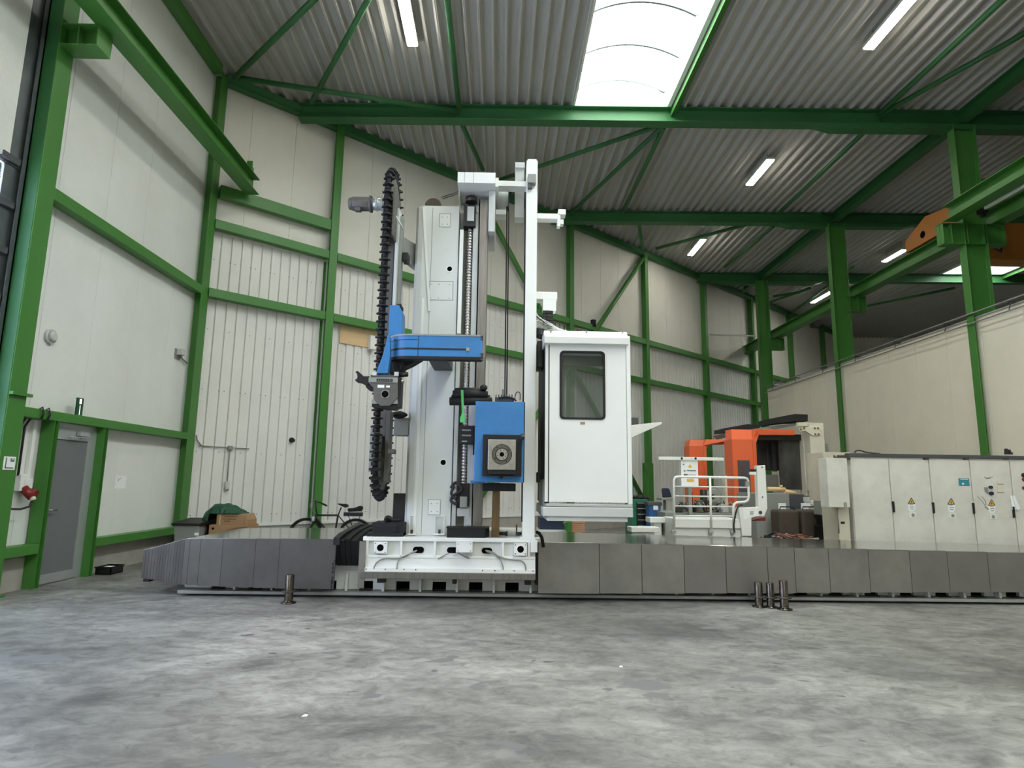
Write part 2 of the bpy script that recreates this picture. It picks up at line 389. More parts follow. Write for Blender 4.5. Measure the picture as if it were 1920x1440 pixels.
for i, (x0, x1, y0, y1) in enumerate(RL):
    wn = bpy.data.objects.new('window_%d' % (i + 1), None); C.objects.link(wn); wn.location = ((x0 + x1) / 2, y1, zd(x0)); wn['kind'] = 'structure'
    WL[wn.name] = Vector(wn.location); zt = zd(x0) + 0.55
    m = MB()
    m.box(x0 - 0.1, x0, y0, y1 + 0.1, zd(x0) + 0.02, zt); m.box(x1, x1 + 0.1, y0, y1 + 0.1, zd(x0) + 0.02, zt)
    m.box(x0, x1, y1, y1 + 0.1, zd(x0) + 0.02, zt); m.box(x0, x1, y0 - 0.1, y0, zd(x0) + 0.02, zt)
    m.build('roof_light_curb', 'white2', wn)
    xm = (x0 + x1) / 2; h = 0.30; wd = (x1 - x0) / 2; R_ = (wd * wd + h * h) / (2 * h); a = math.asin(wd / R_)
    def ln(y, rr): return [(xm + rr * math.sin(-a + 2 * a * k / 20), y, zt + h - R_ + rr * math.cos(-a + 2 * a * k / 20)) for k in range(21)]
    m = MB(); m.ext(ln(y0, R_ + 0.02), (0, y1 - y0, 0)); m.build('glazing', 'glazing', wn, smooth=True)
    m = MB(); m.poly([Vector(p) for p in ln(y1 + 0.05, R_ + 0.02)] + [Vector((x1, y1 + 0.05, zt - 0.02)), Vector((x0, y1 + 0.05, zt - 0.02))]); m.build('end_pane', 'glazing', wn)
    y = y1 - 0.02; first = None
    while y > y0:
        if first is None:
            m = MB()
            A = ln(y - 0.03, R_); B = ln(y - 0.03, R_ - 0.05)
            for k in range(20):
                q = [Vector(A[k]), Vector(A[k + 1]), Vector(B[k + 1]), Vector(B[k])]
                m.hexa([q[0], q[1], q[2], q[3]] + [v + Vector((0, 0.05, 0)) for v in q])
            first = m.build('glazing_bar', 'galv', wn); yb = y
        else: inst(first, (0, y - yb, 0), wn)
        y -= 1.27
    # angle and channel that carry the edge of the deck
    m = MB(); m.beam((x1 + 0.20, y0, zd(x1) - 0.06), (x1 + 0.20, y1 + 0.05, zd(x1) - 0.06), 0.16, 0.012); m.beam((x1 + 0.125, y0, zd(x1) - 0.12), (x1 + 0.125, y1, zd(x1) - 0.12), 0.012, 0.12)
    m.build('edge_angle', 'green', wn)

# ---- left wall: panels one by one, girts, plinth
wl = bpy.data.objects.new('wall_left', None); C.objects.link(wl); wl.location = (XL, 5, 0); wl['kind'] = 'structure'; WL['wall_left'] = Vector((XL, 5, 0))
PY = [8.0, 8.53, 9.60, 10.66, 11.77, 12.85]
def lpanel(y0, y1, z0, z1):
    m = MB(); m.box(XL - 0.1, XL, y0 + 0.004, y1 - 0.004, z0, z1); m.build('panel', 'panelY', wl, 0.004, seg=1)
for y0, y1 in zip(PY, PY[1:]):
    zz = 0.42
    if y0 == PY[1]: lpanel(8.53, 8.90, zz, 2.28); lpanel(8.53, 9.60, 2.28, 10.6)
    elif y0 == PY[2]: lpanel(9.60, 10.66, 2.28, 10.6); lpanel(9.98, 10.66, zz, 2.28)
    else: lpanel(y0, y1, zz, 10.6)
for k in range(31): lpanel(7.62 - 1.07 * (k + 1), 7.62 - 1.07 * k, 5.55, 10.6)
for k in range(25): lpanel(1.2 - 1.07 * (k + 1), 1.2 - 1.07 * k, 0, 5.55)
for y0, y1 in ((7.9, 8.80), (9.98, 12.9)):
    m = MB(); m.box(XL - 0.2, XL + 0.03, y0, y1, 0, 0.42); m.build('plinth', 'plinth', wl)
def lgirt(y0, y1, z, h=0.17):
    m = MB(); m.beam((XF - 0.09, y0, z), (XF - 0.09, y1, z), 0.18, h); m.build('girt', 'green', wl, 0.006)
lgirt(8.2, 8.78, 0.53, 0.13); lgirt(10.0, 12.5, 0.50, 0.13); lgirt(8.2, 12.5, 2.33, 0.13); lgirt(8.2, 12.5, 5.36, 0.17)
lgirt(-25, 7.9, 10.35, 0.24); lgirt(8.2, 12.5, 10.35, 0.24)
for y0, y1 in ((8.78, 8.87), (9.90, 9.99)):
    m = MB(); m.ibeam((XF - 0.09, (y0 + y1) / 2, 0), (XF - 0.09, (y0 + y1) / 2, 2.27), 0.09, 0.18, 0.008, 0.008, up=(0, 1, 0)); m.build('door_post', 'green', wl)

m = MB(); m.box(XL - 0.35, XL - 0.25, 7.55, 13.2, -0.1, 11.4); m.box(XL - 0.25, XL - 0.02, 7.885, 7.90, 0, 10.6); m.box(XL + 0.01, XF - 0.01, 7.893, 7.899, 0, 10.2); m.build('leak_backing', 'green_dark', wl)  # added backing against light leaks; dark plate stands for the column's shaded web
# personnel door
d1 = bpy.data.objects.new('door_1', None); C.objects.link(d1); d1.location = (XL, 9.4, 0); d1['kind'] = 'structure'; WL['door_1'] = Vector(d1.location)
XD = -6.32
m = MB(); m.box(XD - 0.06, XD, 8.88, 8.96, 0, 2.2); m.box(XD - 0.06, XD, 9.78, 9.90, 0, 2.2); m.box(XD - 0.06, XD, 8.96, 9.78, 2.08, 2.2); m.box(XD - 0.06, XD, 8.9, 9.88, 2.2, 2.28); m.box(XD - 0.10, XD - 0.01, 8.9, 9.88, 0, 0.022)
m.build('door_frame', 'alu', d1, 0.006)
m = MB(); m.box(XD - 0.045, XD + 0.012, 8.95, 9.00, 0.02, 2.09); m.box(XD - 0.045, XD + 0.012, 9.70, 9.77, 0.02, 2.09); m.box(XD - 0.045, XD + 0.012, 9.0, 9.70, 0.02, 0.14); m.box(XD - 0.045, XD + 0.012, 9.0, 9.70, 2.03, 2.09)
m.build('leaf_frame', 'alu', d1, 0.004)
m = MB(); m.box(XD - 0.03, XD - 0.006, 9.0, 9.70, 0.14, 2.03); m.build('leaf_panel', 'door', d1)
m = MB(); m.cyl((XD + 0.012, 9.0, 1.03), (XD + 0.06, 9.0, 1.03), 0.012, 10); m.tube([(XD + 0.055, 8.995, 1.03), (XD + 0.058, 9.06, 1.03), (XD + 0.055, 9.12, 1.028)], 0.011); m.box(XD + 0.01, XD + 0.016, 8.975, 9.01, 0.93, 1.08); m.build('handle', 'steel_bright', d1)
m = MB(); m.box(XD + 0.012, XD + 0.06, 9.42, 9.64, 2.10, 2.16); m.beam((XD + 0.05, 9.62, 2.09), (XD + 0.07, 9.25, 2.07), 0.02, 0.015); m.cyl((XD + 0.02, 9.25, 2.07), (XD + 0.08, 9.25, 2.07), 0.014, 10); m.build('door_closer', 'alu', d1)

# sectional gate beside the first column
d2 = bpy.data.objects.new('door_2', None); C.objects.link(d2); d2.location = (XL, 4.5, 0); d2['kind'] = 'structure'; WL['door_2'] = Vector(d2.location)
sec0 = None
zs = [0.0, 0.62, 1.25, 1.87, 2.50, 3.13, 3.75, 4.37, 4.98, 5.58]
for k in range(9):
    m = MB(); z0, z1 = zs[k] + 0.005, zs[k + 1] - 0.005; gx0, gx1 = XL - 0.09, XL - 0.05
    if k < 2: m.box(gx0, gx1, 1.3, 7.68, z0, z1)
    else:
        m.box(gx0, gx1, 1.3, 7.68, z0, z0 + 0.09); m.box(gx0, gx1, 1.3, 7.68, z1 - 0.09, z1)
        for q in range(8):
            yy = 1.3 + q * 0.905
            m.box(gx0, gx1, yy, yy + 0.07, z0, z1)
    s = m.build('gate_section', 'white2' , d2)
    if k >= 2:
        m = MB(); m.box(gx0 + 0.015, gx0 + 0.022, 1.3, 7.6, z0 + 0.08, z1 - 0.08); m.build('pane', 'gatepane', s)
    m = MB(); m.box(XL - 0.06, XL + 0.02, 7.50, 7.78, zs[k + 1] - 0.05, zs[k + 1] + 0.03); m.cyl((XL - 0.02, 7.74, zs[k + 1]), (XL - 0.02, 7.86, zs[k + 1]), 0.02, 8); m.build('roller_bracket', 'gray_dark', d2)
m = MB(); m.box(XL - 0.05, XL - 0.035, 7.60, 7.88, 0, 5.5); m.box(XL - 0.05, XL + 0.03, 7.86, 7.885, 0, 9.6); m.box(XL - 0.05, XL - 0.02, 7.60, 7.86, 5.5, 9.6); m.box(XL + 0.02, XL + 0.03, 7.80, 7.885, 0, 9.6)
m.build('gate_track', 'galv', d2)

# ---- oblique back wall
wbk = bpy.data.objects.new('wall_back', None); C.objects.link(wbk); wbk.location = P0; wbk['kind'] = 'structure'; WL['wall_back'] = Vector(P0)
S_ = [0.0, 2.78, 7.12, 11.47, 15.82, 20.2, 24.55, 28.9, 33.3, 37.7]
TC = -0.27                                        # face of the cladding behind the post flanges
def zroof(s): return zd(P0.x + SA * s) + 0.08
# smooth sandwich panels above the profiled cladding
s0 = -0.35
while s0 < 37.6:
    s1 = s0 + 1.05; m = MB(WB); m.box(s0 + 0.004, s1 - 0.004, TC - 0.1, TC, 6.93, zroof(s0)); m.build('panel', 'panelS', wbk, 0.004, seg=1); s0 = s1
# profiled sheets, one run of sheet per bay
for i in range(len(S_) - 1):
    a, b = S_[i] - (0.3 if i == 0 else 0), S_[i + 1]; pit = 0.222; line = [(a, TC)]
    k = math.ceil(a / pit)
    while k * pit + 0.10 < b:
        x = k * pit; line += [(x, TC), (x + 0.012, TC - 0.045), (x + 0.062, TC - 0.045), (x + 0.074, TC)]; k += 1
    line.append((b, TC))
    m = MB(WB); m.ext([(x, t, 0.55) for x, t in line], (0, 0, 6.38)); m.build('cladding_sheet', 'clad', wbk)
m = MB(WB); m.box(-0.3, 37.7, TC - 0.12, TC - 0.05, 0.5, 7); m.build('cladding_backing', 'clad', wbk)
m = MB(WB); m.box(-0.3, 37.7, TC - 0.05, TC + 0.035, 0.50, 0.565); m.build('base_flashing', 'white2', wbk)
m = MB(WB); m.box(-0.3, 37.7, TC - 0.05, TC + 0.03, 6.80, 6.85); m.build('top_flashing', 'clad', wbk)
m = MB(WB); m.box(-0.4, 37.7, TC - 0.3, TC + 0.01, 0, 0.5); m.build('plinth', 'plinth', wbk)
for i in range(len(S_) - 1):
    a, b = S_[i] + (0.12 if i else 0.05), S_[i + 1] - 0.1
    for z, h in ((5.39, 0.19), (6.92, 0.20)):
        m = MB(WB); m.box(a, b, -0.20, -0.02, z - h / 2, z + h / 2); m.build('girt', 'green', wbk, 0.006)
    sm = (a + b) / 2; z = zd(P0.x + SA * sm) - 0.24
    m = MB(WB); m.beam((S_[i], -0.12, zd(P0.x + SA * S_[i]) - 0.10), (S_[i + 1], -0.12, zd(P0.x + SA * S_[i + 1]) - 0.10), 0.2, 0.22); m.build('eaves_beam', 'green_dark', wbk, 0.006)
m = MB(WB); m.box(0.1, S_[1] - 0.1, -0.2, -0.02, 7.55, 7.82); m.build('header_beam', 'green', wbk, 0.006)
# drilled screws of the profiled sheets in the first bays
m = MB(WB)
for k in range(-1, 55):
    for z in (0.75, 2.05, 3.35, 4.65, 6.2):
        x = k * 0.222 + 0.16 + (0.11 if k % 2 else 0); 
        if k % 2 and z in (2.05, 4.65): continue
        m.box(x - 0.008, x + 0.008, TC, TC + 0.006, z - 0.008, z + 0.008)
o = m.build('sheet_screw', 'gray_dark', wbk); o['kind'] = 'stuff'

# ---- far end wall with a second gate, side wall and gable behind the camera (closing the volume the photo implies)
def simple_wall(nm, x0, x1, y0, y1, z0, z1, mt):
    m = MB(); m.box(x0, x1, y0, y1, z0, z1); return struct(m.build(nm, mt))
wf = simple_wall('wall_far', 22.0, 48, 37.9, 38.0, 0, 11.6, 'panelS')
simple_wall('wall_right', 36.0, 36.2, -26, 42, 0, 11.6, 'panelS')
simple_wall('wall_front', -7, 48, -26.2, -26, 0, 11.6, 'panelS')
d3 = bpy.data.objects.new('door_3', None); C.objects.link(d3); d3['kind'] = 'structure'; WL['door_3'] = Vector()
for k in range(9):
    m = MB(); m.box(22.5, 32, 37.7, 37.8, k * 1.12 + 0.02, k * 1.12 + 1.10); m.build('gate_section', 'white_worn', d3)

# ---- partition wall on the right (cream panels one by one), conduit along its top
wp = bpy.data.objects.new('wall_right_partition', None); C.objects.link(wp); wp.location = (11.08, 18, 0); wp['kind'] = 'structure'; WL[wp.name] = Vector(wp.location)
XPT = 11.05
y = 25.2
while y > -25:
    m = MB(); m.box(XPT, XPT + 0.1, y - 1.146, y - 0.004, 0, 5.44); m.build('panel', 'panelP', wp, 0.004, seg=1); y -= 1.15
m = MB(); m.box(XPT - 0.02, XPT + 0.12, -25, 25.2, 5.44, 5.47); m.build('capping', 'gray_light', wp)
# ================================================================ STEELWORK
def bracket(parent, x0, x1, y, z0, z1, wd=0.2, ribs=()):
    m = MB(); m.box(x0, x1, y - wd / 2, y + wd / 2, z0, z0 + 0.02); m.box(x0, x1, y - wd / 2, y + wd / 2, z1 - 0.02, z1); m.box(x0, x1, y - 0.008, y + 0.008, z0, z1)
    for r in ribs: m.box(r - 0.008, r + 0.008, y - wd / 2, y + wd / 2, z0, z1)
    return m.build('crane_bracket', 'green', parent, 0.003, seg=1)
def column(label, cx, cy, h, b, ztop, along='X', M4=None, mt='green', z0=0.0, base=True):
    t = thing('steel_column', label, 'column', (M4 @ Vector((cx, cy, 0))) if M4 else (cx, cy, 0))
    m = MB(M4); up = (1, 0, 0) if along == 'X' else (0, 1, 0)
    m.ibeam((cx, cy, z0), (cx, cy, ztop), h, b, 0.02, 0.012, up=up); m.build('profile', mt, t, 0.004, seg=1)
    if base:
        m = MB(M4); e = 0.04
        if along == 'X': m.box(cx - h / 2 - e, cx + h / 2 + e, cy - b / 2 - e, cy + b / 2 + e, 0, 0.025)
        else: m.box(cx - b / 2 - e, cx + b / 2 + e, cy - h / 2 - e, cy + h / 2 + e, 0, 0.025)
        m.build('base_plate', mt, t)
    return t
cl = column('green steel column at the far left beside the grey door, carrying the crane bracket', XF - 0.15, 8.05, 0.30, 0.30, 10.2)
m = MB(); m.box(XF - 0.3, -5.68, 7.90, 8.20, 7.42, 7.44); m.box(XF, -5.68, 7.90, 8.2, 7.73, 7.75); m.box(-5.70, -5.68, 7.9, 8.2, 7.44, 7.73); m.box(XF, -5.7, 8.04, 8.06, 7.44, 7.73); m.box(-5.98, -5.96, 7.92, 8.18, 7.44, 7.73); m.build('crane_bracket', 'green', cl, 0.003, seg=1)
m = MB(); m.box(XF, XF + 0.05, 7.9, 8.24, 2.52, 2.56); m.build('cable_clip', 'green', cl)
cc = column('green steel column in the corner between the left wall and the back wall', XF - 0.15, 12.66, 0.30, 0.30, 10.3)
PL = {1: 'green wall post behind the bicycle, left of the chain magazine', 2: 'green wall post showing in the gap right of the white machine column', 3: 'green wall post rising behind the cabin roof and the white cable post',
      4: 'green wall post just right of the white operator cabin', 5: 'green wall post standing behind the orange frames', 6: 'slim green wall post directly left of the farthest main column', 7: 'green wall post showing above the partition, right of the farthest main column',
      8: 'green wall post mostly hidden behind the middle main column', 9: 'dark green end post of the back wall, above the partition beside the far gate'}
posts = {}
for i, lb in PL.items():
    posts[i] = column(lb, S_[i], -0.15, 0.30, 0.20, zd(P0.x + SA * S_[i]) - 0.1, along='Y', M4=WB)
m = MB(WB); m.box(S_[4] - 0.16, S_[4] - 0.10, -0.16, 0.0, 1.95, 2.25); m.prism([(S_[4] - 0.1, -0.01, 2.3), (S_[4] - 0.42, -0.01, 2.3), (S_[4] - 0.3, -0.01, 2.05), (S_[4] - 0.1, -0.01, 1.95)], (0, -0.02, 0)); m.build('gusset_plate', 'green', posts[4])
m = MB(WB); m.box(S_[4] - 0.15, S_[4] + 0.15, -0.32, 0.012, 0, 2.3); m.build('base_casing', 'green', posts[4], 0.01)
XM = 11.20
MAIN = [('A', 13.85, 'large green main column nearest on the right, with the double crane bracket'), ('B', 19.65, 'large green main column in the middle of the row behind the partition'), ('C', 25.60, 'large green main column farthest back, at the end of the partition')]
for k, Y, lb in MAIN:
    t = column(lb, XM, Y, 0.55 if k != 'C' else 0.50, 0.22, zr(XM))
    if k == 'A':
        bracket(t, 10.40, 11.92, Y, 7.22, 7.74, 0.24, (10.42, 10.62, 11.0, 11.4, 11.9))
        m = MB(); m.box(11.5, 11.62, Y - 0.1, Y + 0.1, 8.1, 8.9); m.build('rail_stop', 'green', t)
    else: bracket(t, XM + 0.2, 12.02, Y, 7.22, 7.74, 0.22, (XM + 0.27, 11.75, 12.0))
# rafters
for n, (Y, x0, lb) in enumerate([(13.90, -4.95, 'green roof rafter nearest the camera, running under the end of the roof light'), (19.75, 1.6, 'green roof rafter second from the camera, behind the top of the white post'), (25.85, 8.5, 'green roof rafter third from the camera, over the farthest main column')]):
    t = thing('roof_rafter', lb, 'beam', (x0, Y, zr(x0)))
    hh = zd(0) - zr(0) - 0.005
    m = MB(); m.ibeam((x0, Y, zr(x0) + hh / 2), (34, Y, zr(34) + hh / 2), hh, 0.30, 0.022, 0.014); m.build('profile', 'green_dark', t, 0.003, seg=1)
    m = MB()
    for xa, xb in ((7.6, 13.4),) if n == 0 else ((9.3, 14.0),):
        m.prism([(xa, Y - 0.14, zr(xa)), (xa + 0.4, Y - 0.14, zr(xa) - 0.11), (xb - 0.4, Y - 0.14, zr(xb) - 0.11), (xb, Y - 0.14, zr(xb))], (0, 0.28, 0))
    m.build('haunch', 'green_dark', t)
t = thing('roof_beam', 'green longitudinal beam linking the tops of the main columns', 'beam', (XM, 10, zr(XM)))
m = MB(); m.ibeam((XM, -25, zr(XM) + 0.21), (XM, 27.5, zr(XM) + 0.21), 0.30, 0.24); m.build('profile', 'green_dark', t)
# braces of roof and walls (parts of the ceiling and of the back wall)
def rb(a, b, r=0.06, za=10.32, zb=10.32, mt='green_dark'):
    p, q = onZ(*a, za + 0.015 * onZ(*a, za).x), onZ(*b, zb + 0.015 * onZ(*b, zb).x); m = MB(); m.tube([p, q], r, 10); struct(m.build('roof_brace', mt, ceil))
for a, b in [((592, -4), (440, 146)), ((692, -4), (584, 192)), ((838, -4), (861, 205)), ((445, 146), (862, 209)), ((1243, 233), (935, 338)), ((1243, 236), (1068, 402)), ((1245, 238), (1168, 398)),
             ((1648, 214), (1884, -4)), ((1652, 214), (1925, 60)), ((1630, 238), (1462, 398)), ((866, 232), (905, 318)), ((1230, 466), (1404, 420)), ((1450, 424), (1360, 500)), ((1205, 470), (1198, 418)), ((1500, 548), (1450, 556)), ((1520, 540), (1420, 575)), ((1620, 575), (1790, 540)), ((1600, 500), (1480, 590))]:
    rb(a, b)
def wbr(sa, za, sb, zb_, t=-0.06):
    m = MB(WB); m.tube([(sa, t, za), (sb, t, zb_)], 0.085, 10); m.build('wall_brace', 'green', wbk)
wbr(S_[4] - 0.1, 10.3, S_[3] + 0.1, 5.45); wbr(S_[2] + 0.1, 10.2, S_[3] - 0.1, 5.45); wbr(S_[3] - 0.1, 5.3, S_[2] + 0.1, 0.6); wbr(S_[3] + 0.1, 5.3, S_[4] - 0.1, 0.6)
m = MB(WB); q, s_, z_ = onW(1115, 606); m.cyl((s_, -0.06, z_ - 0.12), (s_ + 0.0, -0.06, z_ + 0.12), 0.1, 12); m.build('brace_joint', 'rubber', wbk)
m = MB(); a = onW(1331, 627)[0]; b = onY(1417, 630, 25.45); m.tube([a, b], 0.035, 8); tag(m.build('cable_pipe', 'gray_light'), 'pale pipe spanning from wall post to the farthest main column', 'pipe')

# crane runways and the crane
t = thing('crane_runway_beam', 'green crane runway beam along the left wall above the grey door', 'beam', (-5.6, 8, 7.75))
m = MB(); m.ibeam((-5.6, -25, 7.93), (-5.6, 13.12, 7.93), 0.36, 0.30, 0.02, 0.014); m.build('profile', 'green', t, 0.003, seg=1)
m = MB(); m.box(-5.625, -5.575, -25, 13.1, 8.11, 8.15); m.build('crane_rail', 'steel_dark', t)
m = MB(); m.box(-5.66, -5.54, 12.86, 12.90, 8.11, 8.42); m.box(-5.61, -5.59, 12.9, 13.08, 8.11, 8.36); m.build('end_stop', 'green', t)
t = thing('crane_runway_beam', 'short green crane runway beam ending at the nearest main column, with a white power rail', 'beam', (10.58, 8, 7.75))
m = MB(); m.ibeam((10.58, -25, 7.94), (10.58, 13.72, 7.94), 0.38, 0.34, 0.02, 0.014); m.build('profile', 'green', t, 0.003, seg=1)
m = MB(); m.box(10.80, 10.86, -25, 12.95, 7.72, 7.79); m.build('power_rail', 'white2', t)
m = MB(); m.box(10.76, 10.90, 12.95, 13.12, 7.66, 7.82); m.box(10.79, 10.87, 13.0, 13.08, 7.58, 7.66); m.build('feed_box', 'black', t)
t = thing('crane_runway_beam', 'long green crane runway beam behind the main columns, running to the back', 'beam', (11.78, 12, 7.75))
m = MB(); m.ibeam((11.78, -25, 7.94), (11.78, 29.5, 7.94), 0.38, 0.34, 0.02, 0.014); m.build('profile', 'green', t, 0.003, seg=1)
m = MB(); m.box(11.755, 11.805, -25, 29.4, 8.13, 8.18); m.build('crane_rail', 'steel_dark', t)
t = thing('overhead_crane', 'orange overhead crane standing on the runway by the nearest main column', 'crane', (14, 15.6, 7.0))
m = MB(); m.prism([(11.62, 12.7, 8.21), (11.62, 16.85, 8.21), (11.62, 16.85, 8.55), (11.62, 15.95, 8.92), (11.62, 15.3, 8.82), (11.62, 13.6, 8.70), (11.62, 12.9, 8.36)], (0.34, 0, 0)); m.build('end_carriage', 'crane_orange', t, 0.01)
m = MB(); m.cyl((11.98, 13.1, 8.31), (12.05, 13.1, 8.31), 0.125, 18); m.build('wheel', 'steel_dark', t); m = MB(); m.cyl((11.98, 16.5, 8.31), (12.05, 16.5, 8.31), 0.125, 18); m.build('wheel', 'steel_dark', t)
m = MB(); m.box(12.08, 32, 14.9, 15.4, 7.3, 8.3); m.build('girder', 'crane_orange', t, 0.01)
m = MB(); m.cyl((11.615, 16.1, 8.45), (11.625, 16.1, 8.45), 0.10, 16); m.build('lifting_hole', 'hole', t)
m = MB(); m.tube([(12.1, 14.6, 8.1), (12.25, 14.5, 7.7), (12.15, 14.45, 7.45), (12.4, 14.5, 7.35), (12.55, 14.55, 7.8)], 0.02); m.build('cable_loop', 'cableb', t)

# ---------------------------------------------------------------- lamps
def lamp(label, x, y0, y1, z=10.36, grp=None):
    z = z + 0.0 * x; t = thing('ceiling_lamp', label, 'lamp', (x, (y0 + y1) / 2, z))
    m = MB(); m.box(x - 0.115, x + 0.115, y0, y1, z + 0.03, z + 0.10); m.build('housing', 'gray_light', t)
    m = MB(); m.box(x - 0.10, x + 0.10, y0 + 0.01, y1 - 0.01, z, z + 0.03); m.build('diffuser', 'led', t, 0.01)
    for yy in (y0 + 0.2, y1 - 0.2):
        m = MB(); m.tube([(x, yy, z + 0.1), (x, yy, zd(x) + 0.05)], 0.008, 6); m.build('hanger', 'galv', t)
    return t
lamp('bright strip lamp at upper left, left of the roof light', -1.93, 9.9, 11.62)
lamp('bright strip lamp at the top right edge of the picture', 7.42, 9.6, 11.35)
lamp('bright strip lamp between the first two rafters on the right', 7.33, 15.75, 17.25)
lamp('bright strip lamp above the back wall, beyond the second rafter', 7.33, 21.45, 23.05)
lamp('bright strip lamp in the right bay above the runway beam, beside the middle column', 15.15, 22.0, 23.3)
lamp('bright strip lamp in the right bay partly behind the middle main column', 15.15, 27.25, 29.0)
for x, y in ((-1.93, 4.2), (7.42, 4.2), (-1.93, -1.5), (7.42, -1.5), (-1.93, -7.2), (7.42, -7.2), (-1.93, -12.9), (7.42, -12.9), (-1.93, -18.6), (7.42, -18.6)):  # unseen lamps added for their light, continuing the visible rows
    lamp('added unseen strip lamp of the row over and behind the camera', x, y - 0.8, y + 0.8)['group'] = 'added strip lamps out of view'
# ================================================================ THE BORING MACHINE
def X8(px, py=480, Y=8.45): return onY(px, py, Y).x
def Z8(py, px=860, Y=8.45): return onY(px, py, Y).z
# ---- bed
bed = thing('machine_bed', 'long low white cast machine bed on the floor with dark square pockets', 'machine bed', (2.6, 9.0, 0))
XB0, XB1 = -4.12, 10.6
m = MB(); m.box(XB0, XB1, 8.42, 9.9, 0.030, 0.070); m.build('foot_flange', 'gray', bed, 0.006)  # weathered gray, darkened further for the shadow of the covers
m = MB(); m.box(XB0 + 0.1, XB1 - 0.1, 8.52, 9.8, 0, 0.030); m.build('shadow_gap_slab', 'black', bed)  # black slab puts the dark shadow gap under the foot into colour
m = MB(); pk = 0.484; px0 = -1.735
cells = [px0 + pk * k for k in range(-4, 26)]
xs = XB0
for c in cells:
    a, b = c - 0.09, c + 0.09
    if a < XB0 + 0.05 or b > XB1: continue
    m.box(xs, a, 8.60, 8.66, 0.075, 0.345); m.box(a, b, 8.60, 8.66, 0.185, 0.345); xs = b
m.box(xs, XB1, 8.60, 8.66, 0.075, 0.345); m.build('front_wall', 'white', bed, 0.005)
m = MB(); m.box(XB0 + 0.05, XB1 - 0.05, 8.72, 9.8, 0.075, 0.345); m.build('pocket_shade', 'hole', bed)  # black block painted as the shade inside the bed pockets
m = MB(); m.box(XB0, XB1, 8.55, 9.9, 0.345, 0.40); m.build('top_plate', 'white', bed, 0.004)
first = None
for c in cells:
    x = c + pk / 2
    if not XB0 < x < XB1: continue
    if first is None:
        m = MB(); m.prism([(x - 0.016, 8.60, 0.34), (x - 0.016, 8.53, 0.28), (x - 0.016, 8.50, 0.07), (x - 0.016, 8.60, 0.07)], (0.032, 0, 0)); first = m.build('rib', 'white', bed, 0.004); fx = x
    else: inst(first, (x - fx, 0, 0), bed)
first = None
for c in cells:
    if not XB0 + 0.1 < c < XB1 - 0.1: continue
    if first is None:
        m = MB(); m.prism([(c - 0.07, 8.52, 0.071), (c + 0.07, 8.52, 0.071), (c + 0.09, 8.60, 0.071), (c - 0.09, 8.60, 0.071)], (0, 0, 0.008)); first = m.build('drain_lip', 'steel_dark', bed); fx = c
    else: inst(first, (c - fx, 0, 0), bed)
m = MB(); m.box(XB0 + 0.02, XB1, 8.5, 8.6, 0.40, 0.44); m.box(XB0 + 0.02, XB1, 9.5, 9.6, 0.40, 0.44); m.build('bed_way', 'way', bed)

# ---- telescopic way covers, plate by plate
def plates(t, edges, tops, bots, ys, backs, mts):
    for i in range(len(edges) - 1):
        x0, x1 = edges[i], edges[i + 1]; zt, zb_, y0, y1 = tops[i], bots[i], ys[i], backs[i]
        if x0 > x1: x0, x1 = x1, x0
        m = MB(); m.ext([(x0, y0, zb_), (x0, y0, zt), (x0, y1, zt), (x0, y1, zb_)], (x1 - x0, 0, 0)); p = m.build('cover_plate', mts[(i * 7 // 3) % 2], t)
        m = MB(); m.box(x0, x1, y0, y1, zt - 0.010, zt + 0.003); m.build('top_sheet', 'steel_top', p, 0.006, seg=2)
        m = MB(); m.box(x0 if edges[0] < edges[-1] else x1 - 0.008, (x0 + 0.010) if edges[0] < edges[-1] else x1, y0 - 0.004, y0, zb_, zt - 0.004); m.build('wiper_edge', 'black', p)
tr = thing('telescopic_way_cover', 'long stepped steel way cover right of the white column', 'machine cover', (5.5, 9.2, 0.1))
e = [onY(p, 1060, 8.3).x for p in (1008, 1123, 1203, 1283, 1362, 1441, 1493, 1558, 1634, 1713, 1785, 1862)]; e += [e[-1] + 0.56 * k for k in range(1, 6)]
n = len(e) - 1
plates(tr, e, [0.742 - 0.0062 * i for i in range(n)], [0.105 + 0.0055 * i for i in range(n)], [8.30 + 0.009 * i for i in range(n)], [10.0 - 0.02 * i for i in range(n)], ('steel', 'steel_b'))
m = MB(); m.box(0.5, 0.53, 8.33, 9.97, 0.2, 0.73); m.build('end_wiper', 'rubber', tr)
m = MB(); pts = [onY(*p, 8.3) for p in ((1005, 997), (1011, 1000), (1016, 1008), (1019, 1026))]
m.tube(pts, 0.022, 8); m.build('wiper_seal', 'rubber', tr)
tl = thing('telescopic_way_cover', 'darker steel way cover left of the white column, its plates bunched at the left end', 'machine cover', (-3.3, 9.2, 0.1))
pe = [629, 523, 477, 414.6, 372, 351, 340, 331, 325, 319, 313, 307, 301, 295, 289, 283, 277, 270, 263, 256, 250]
e = [onY(p, 1055, 8.3).x for p in pe]; n = len(e) - 1
top = []; bot = []; ys = []
for i in range(n):
    k = min(i, 5) * 0.004 + max(0, i - 5) * 0.0115
    top.append(0.745 - k); bot.append(0.125 + 0.006 * min(i, 5) + max(0, i - 5) * 0.0035); ys.append(8.30 + 0.009 * min(i, 5) + max(0, i - 5) * 0.012)
plates(tl, e, top, bot, ys, [10.25 - 0.01 * i - max(0, i - 5) * 0.012 for i in range(n)], ('steel_old', 'steel_left_b'))
m = MB(); m.box(e[-1] + 0.02, e[-1] + 0.10, ys[-1] + 0.02, 10.0, bot[-1] - 0.05, bot[-1] + 0.03); m.build('end_foot', 'black', tl)
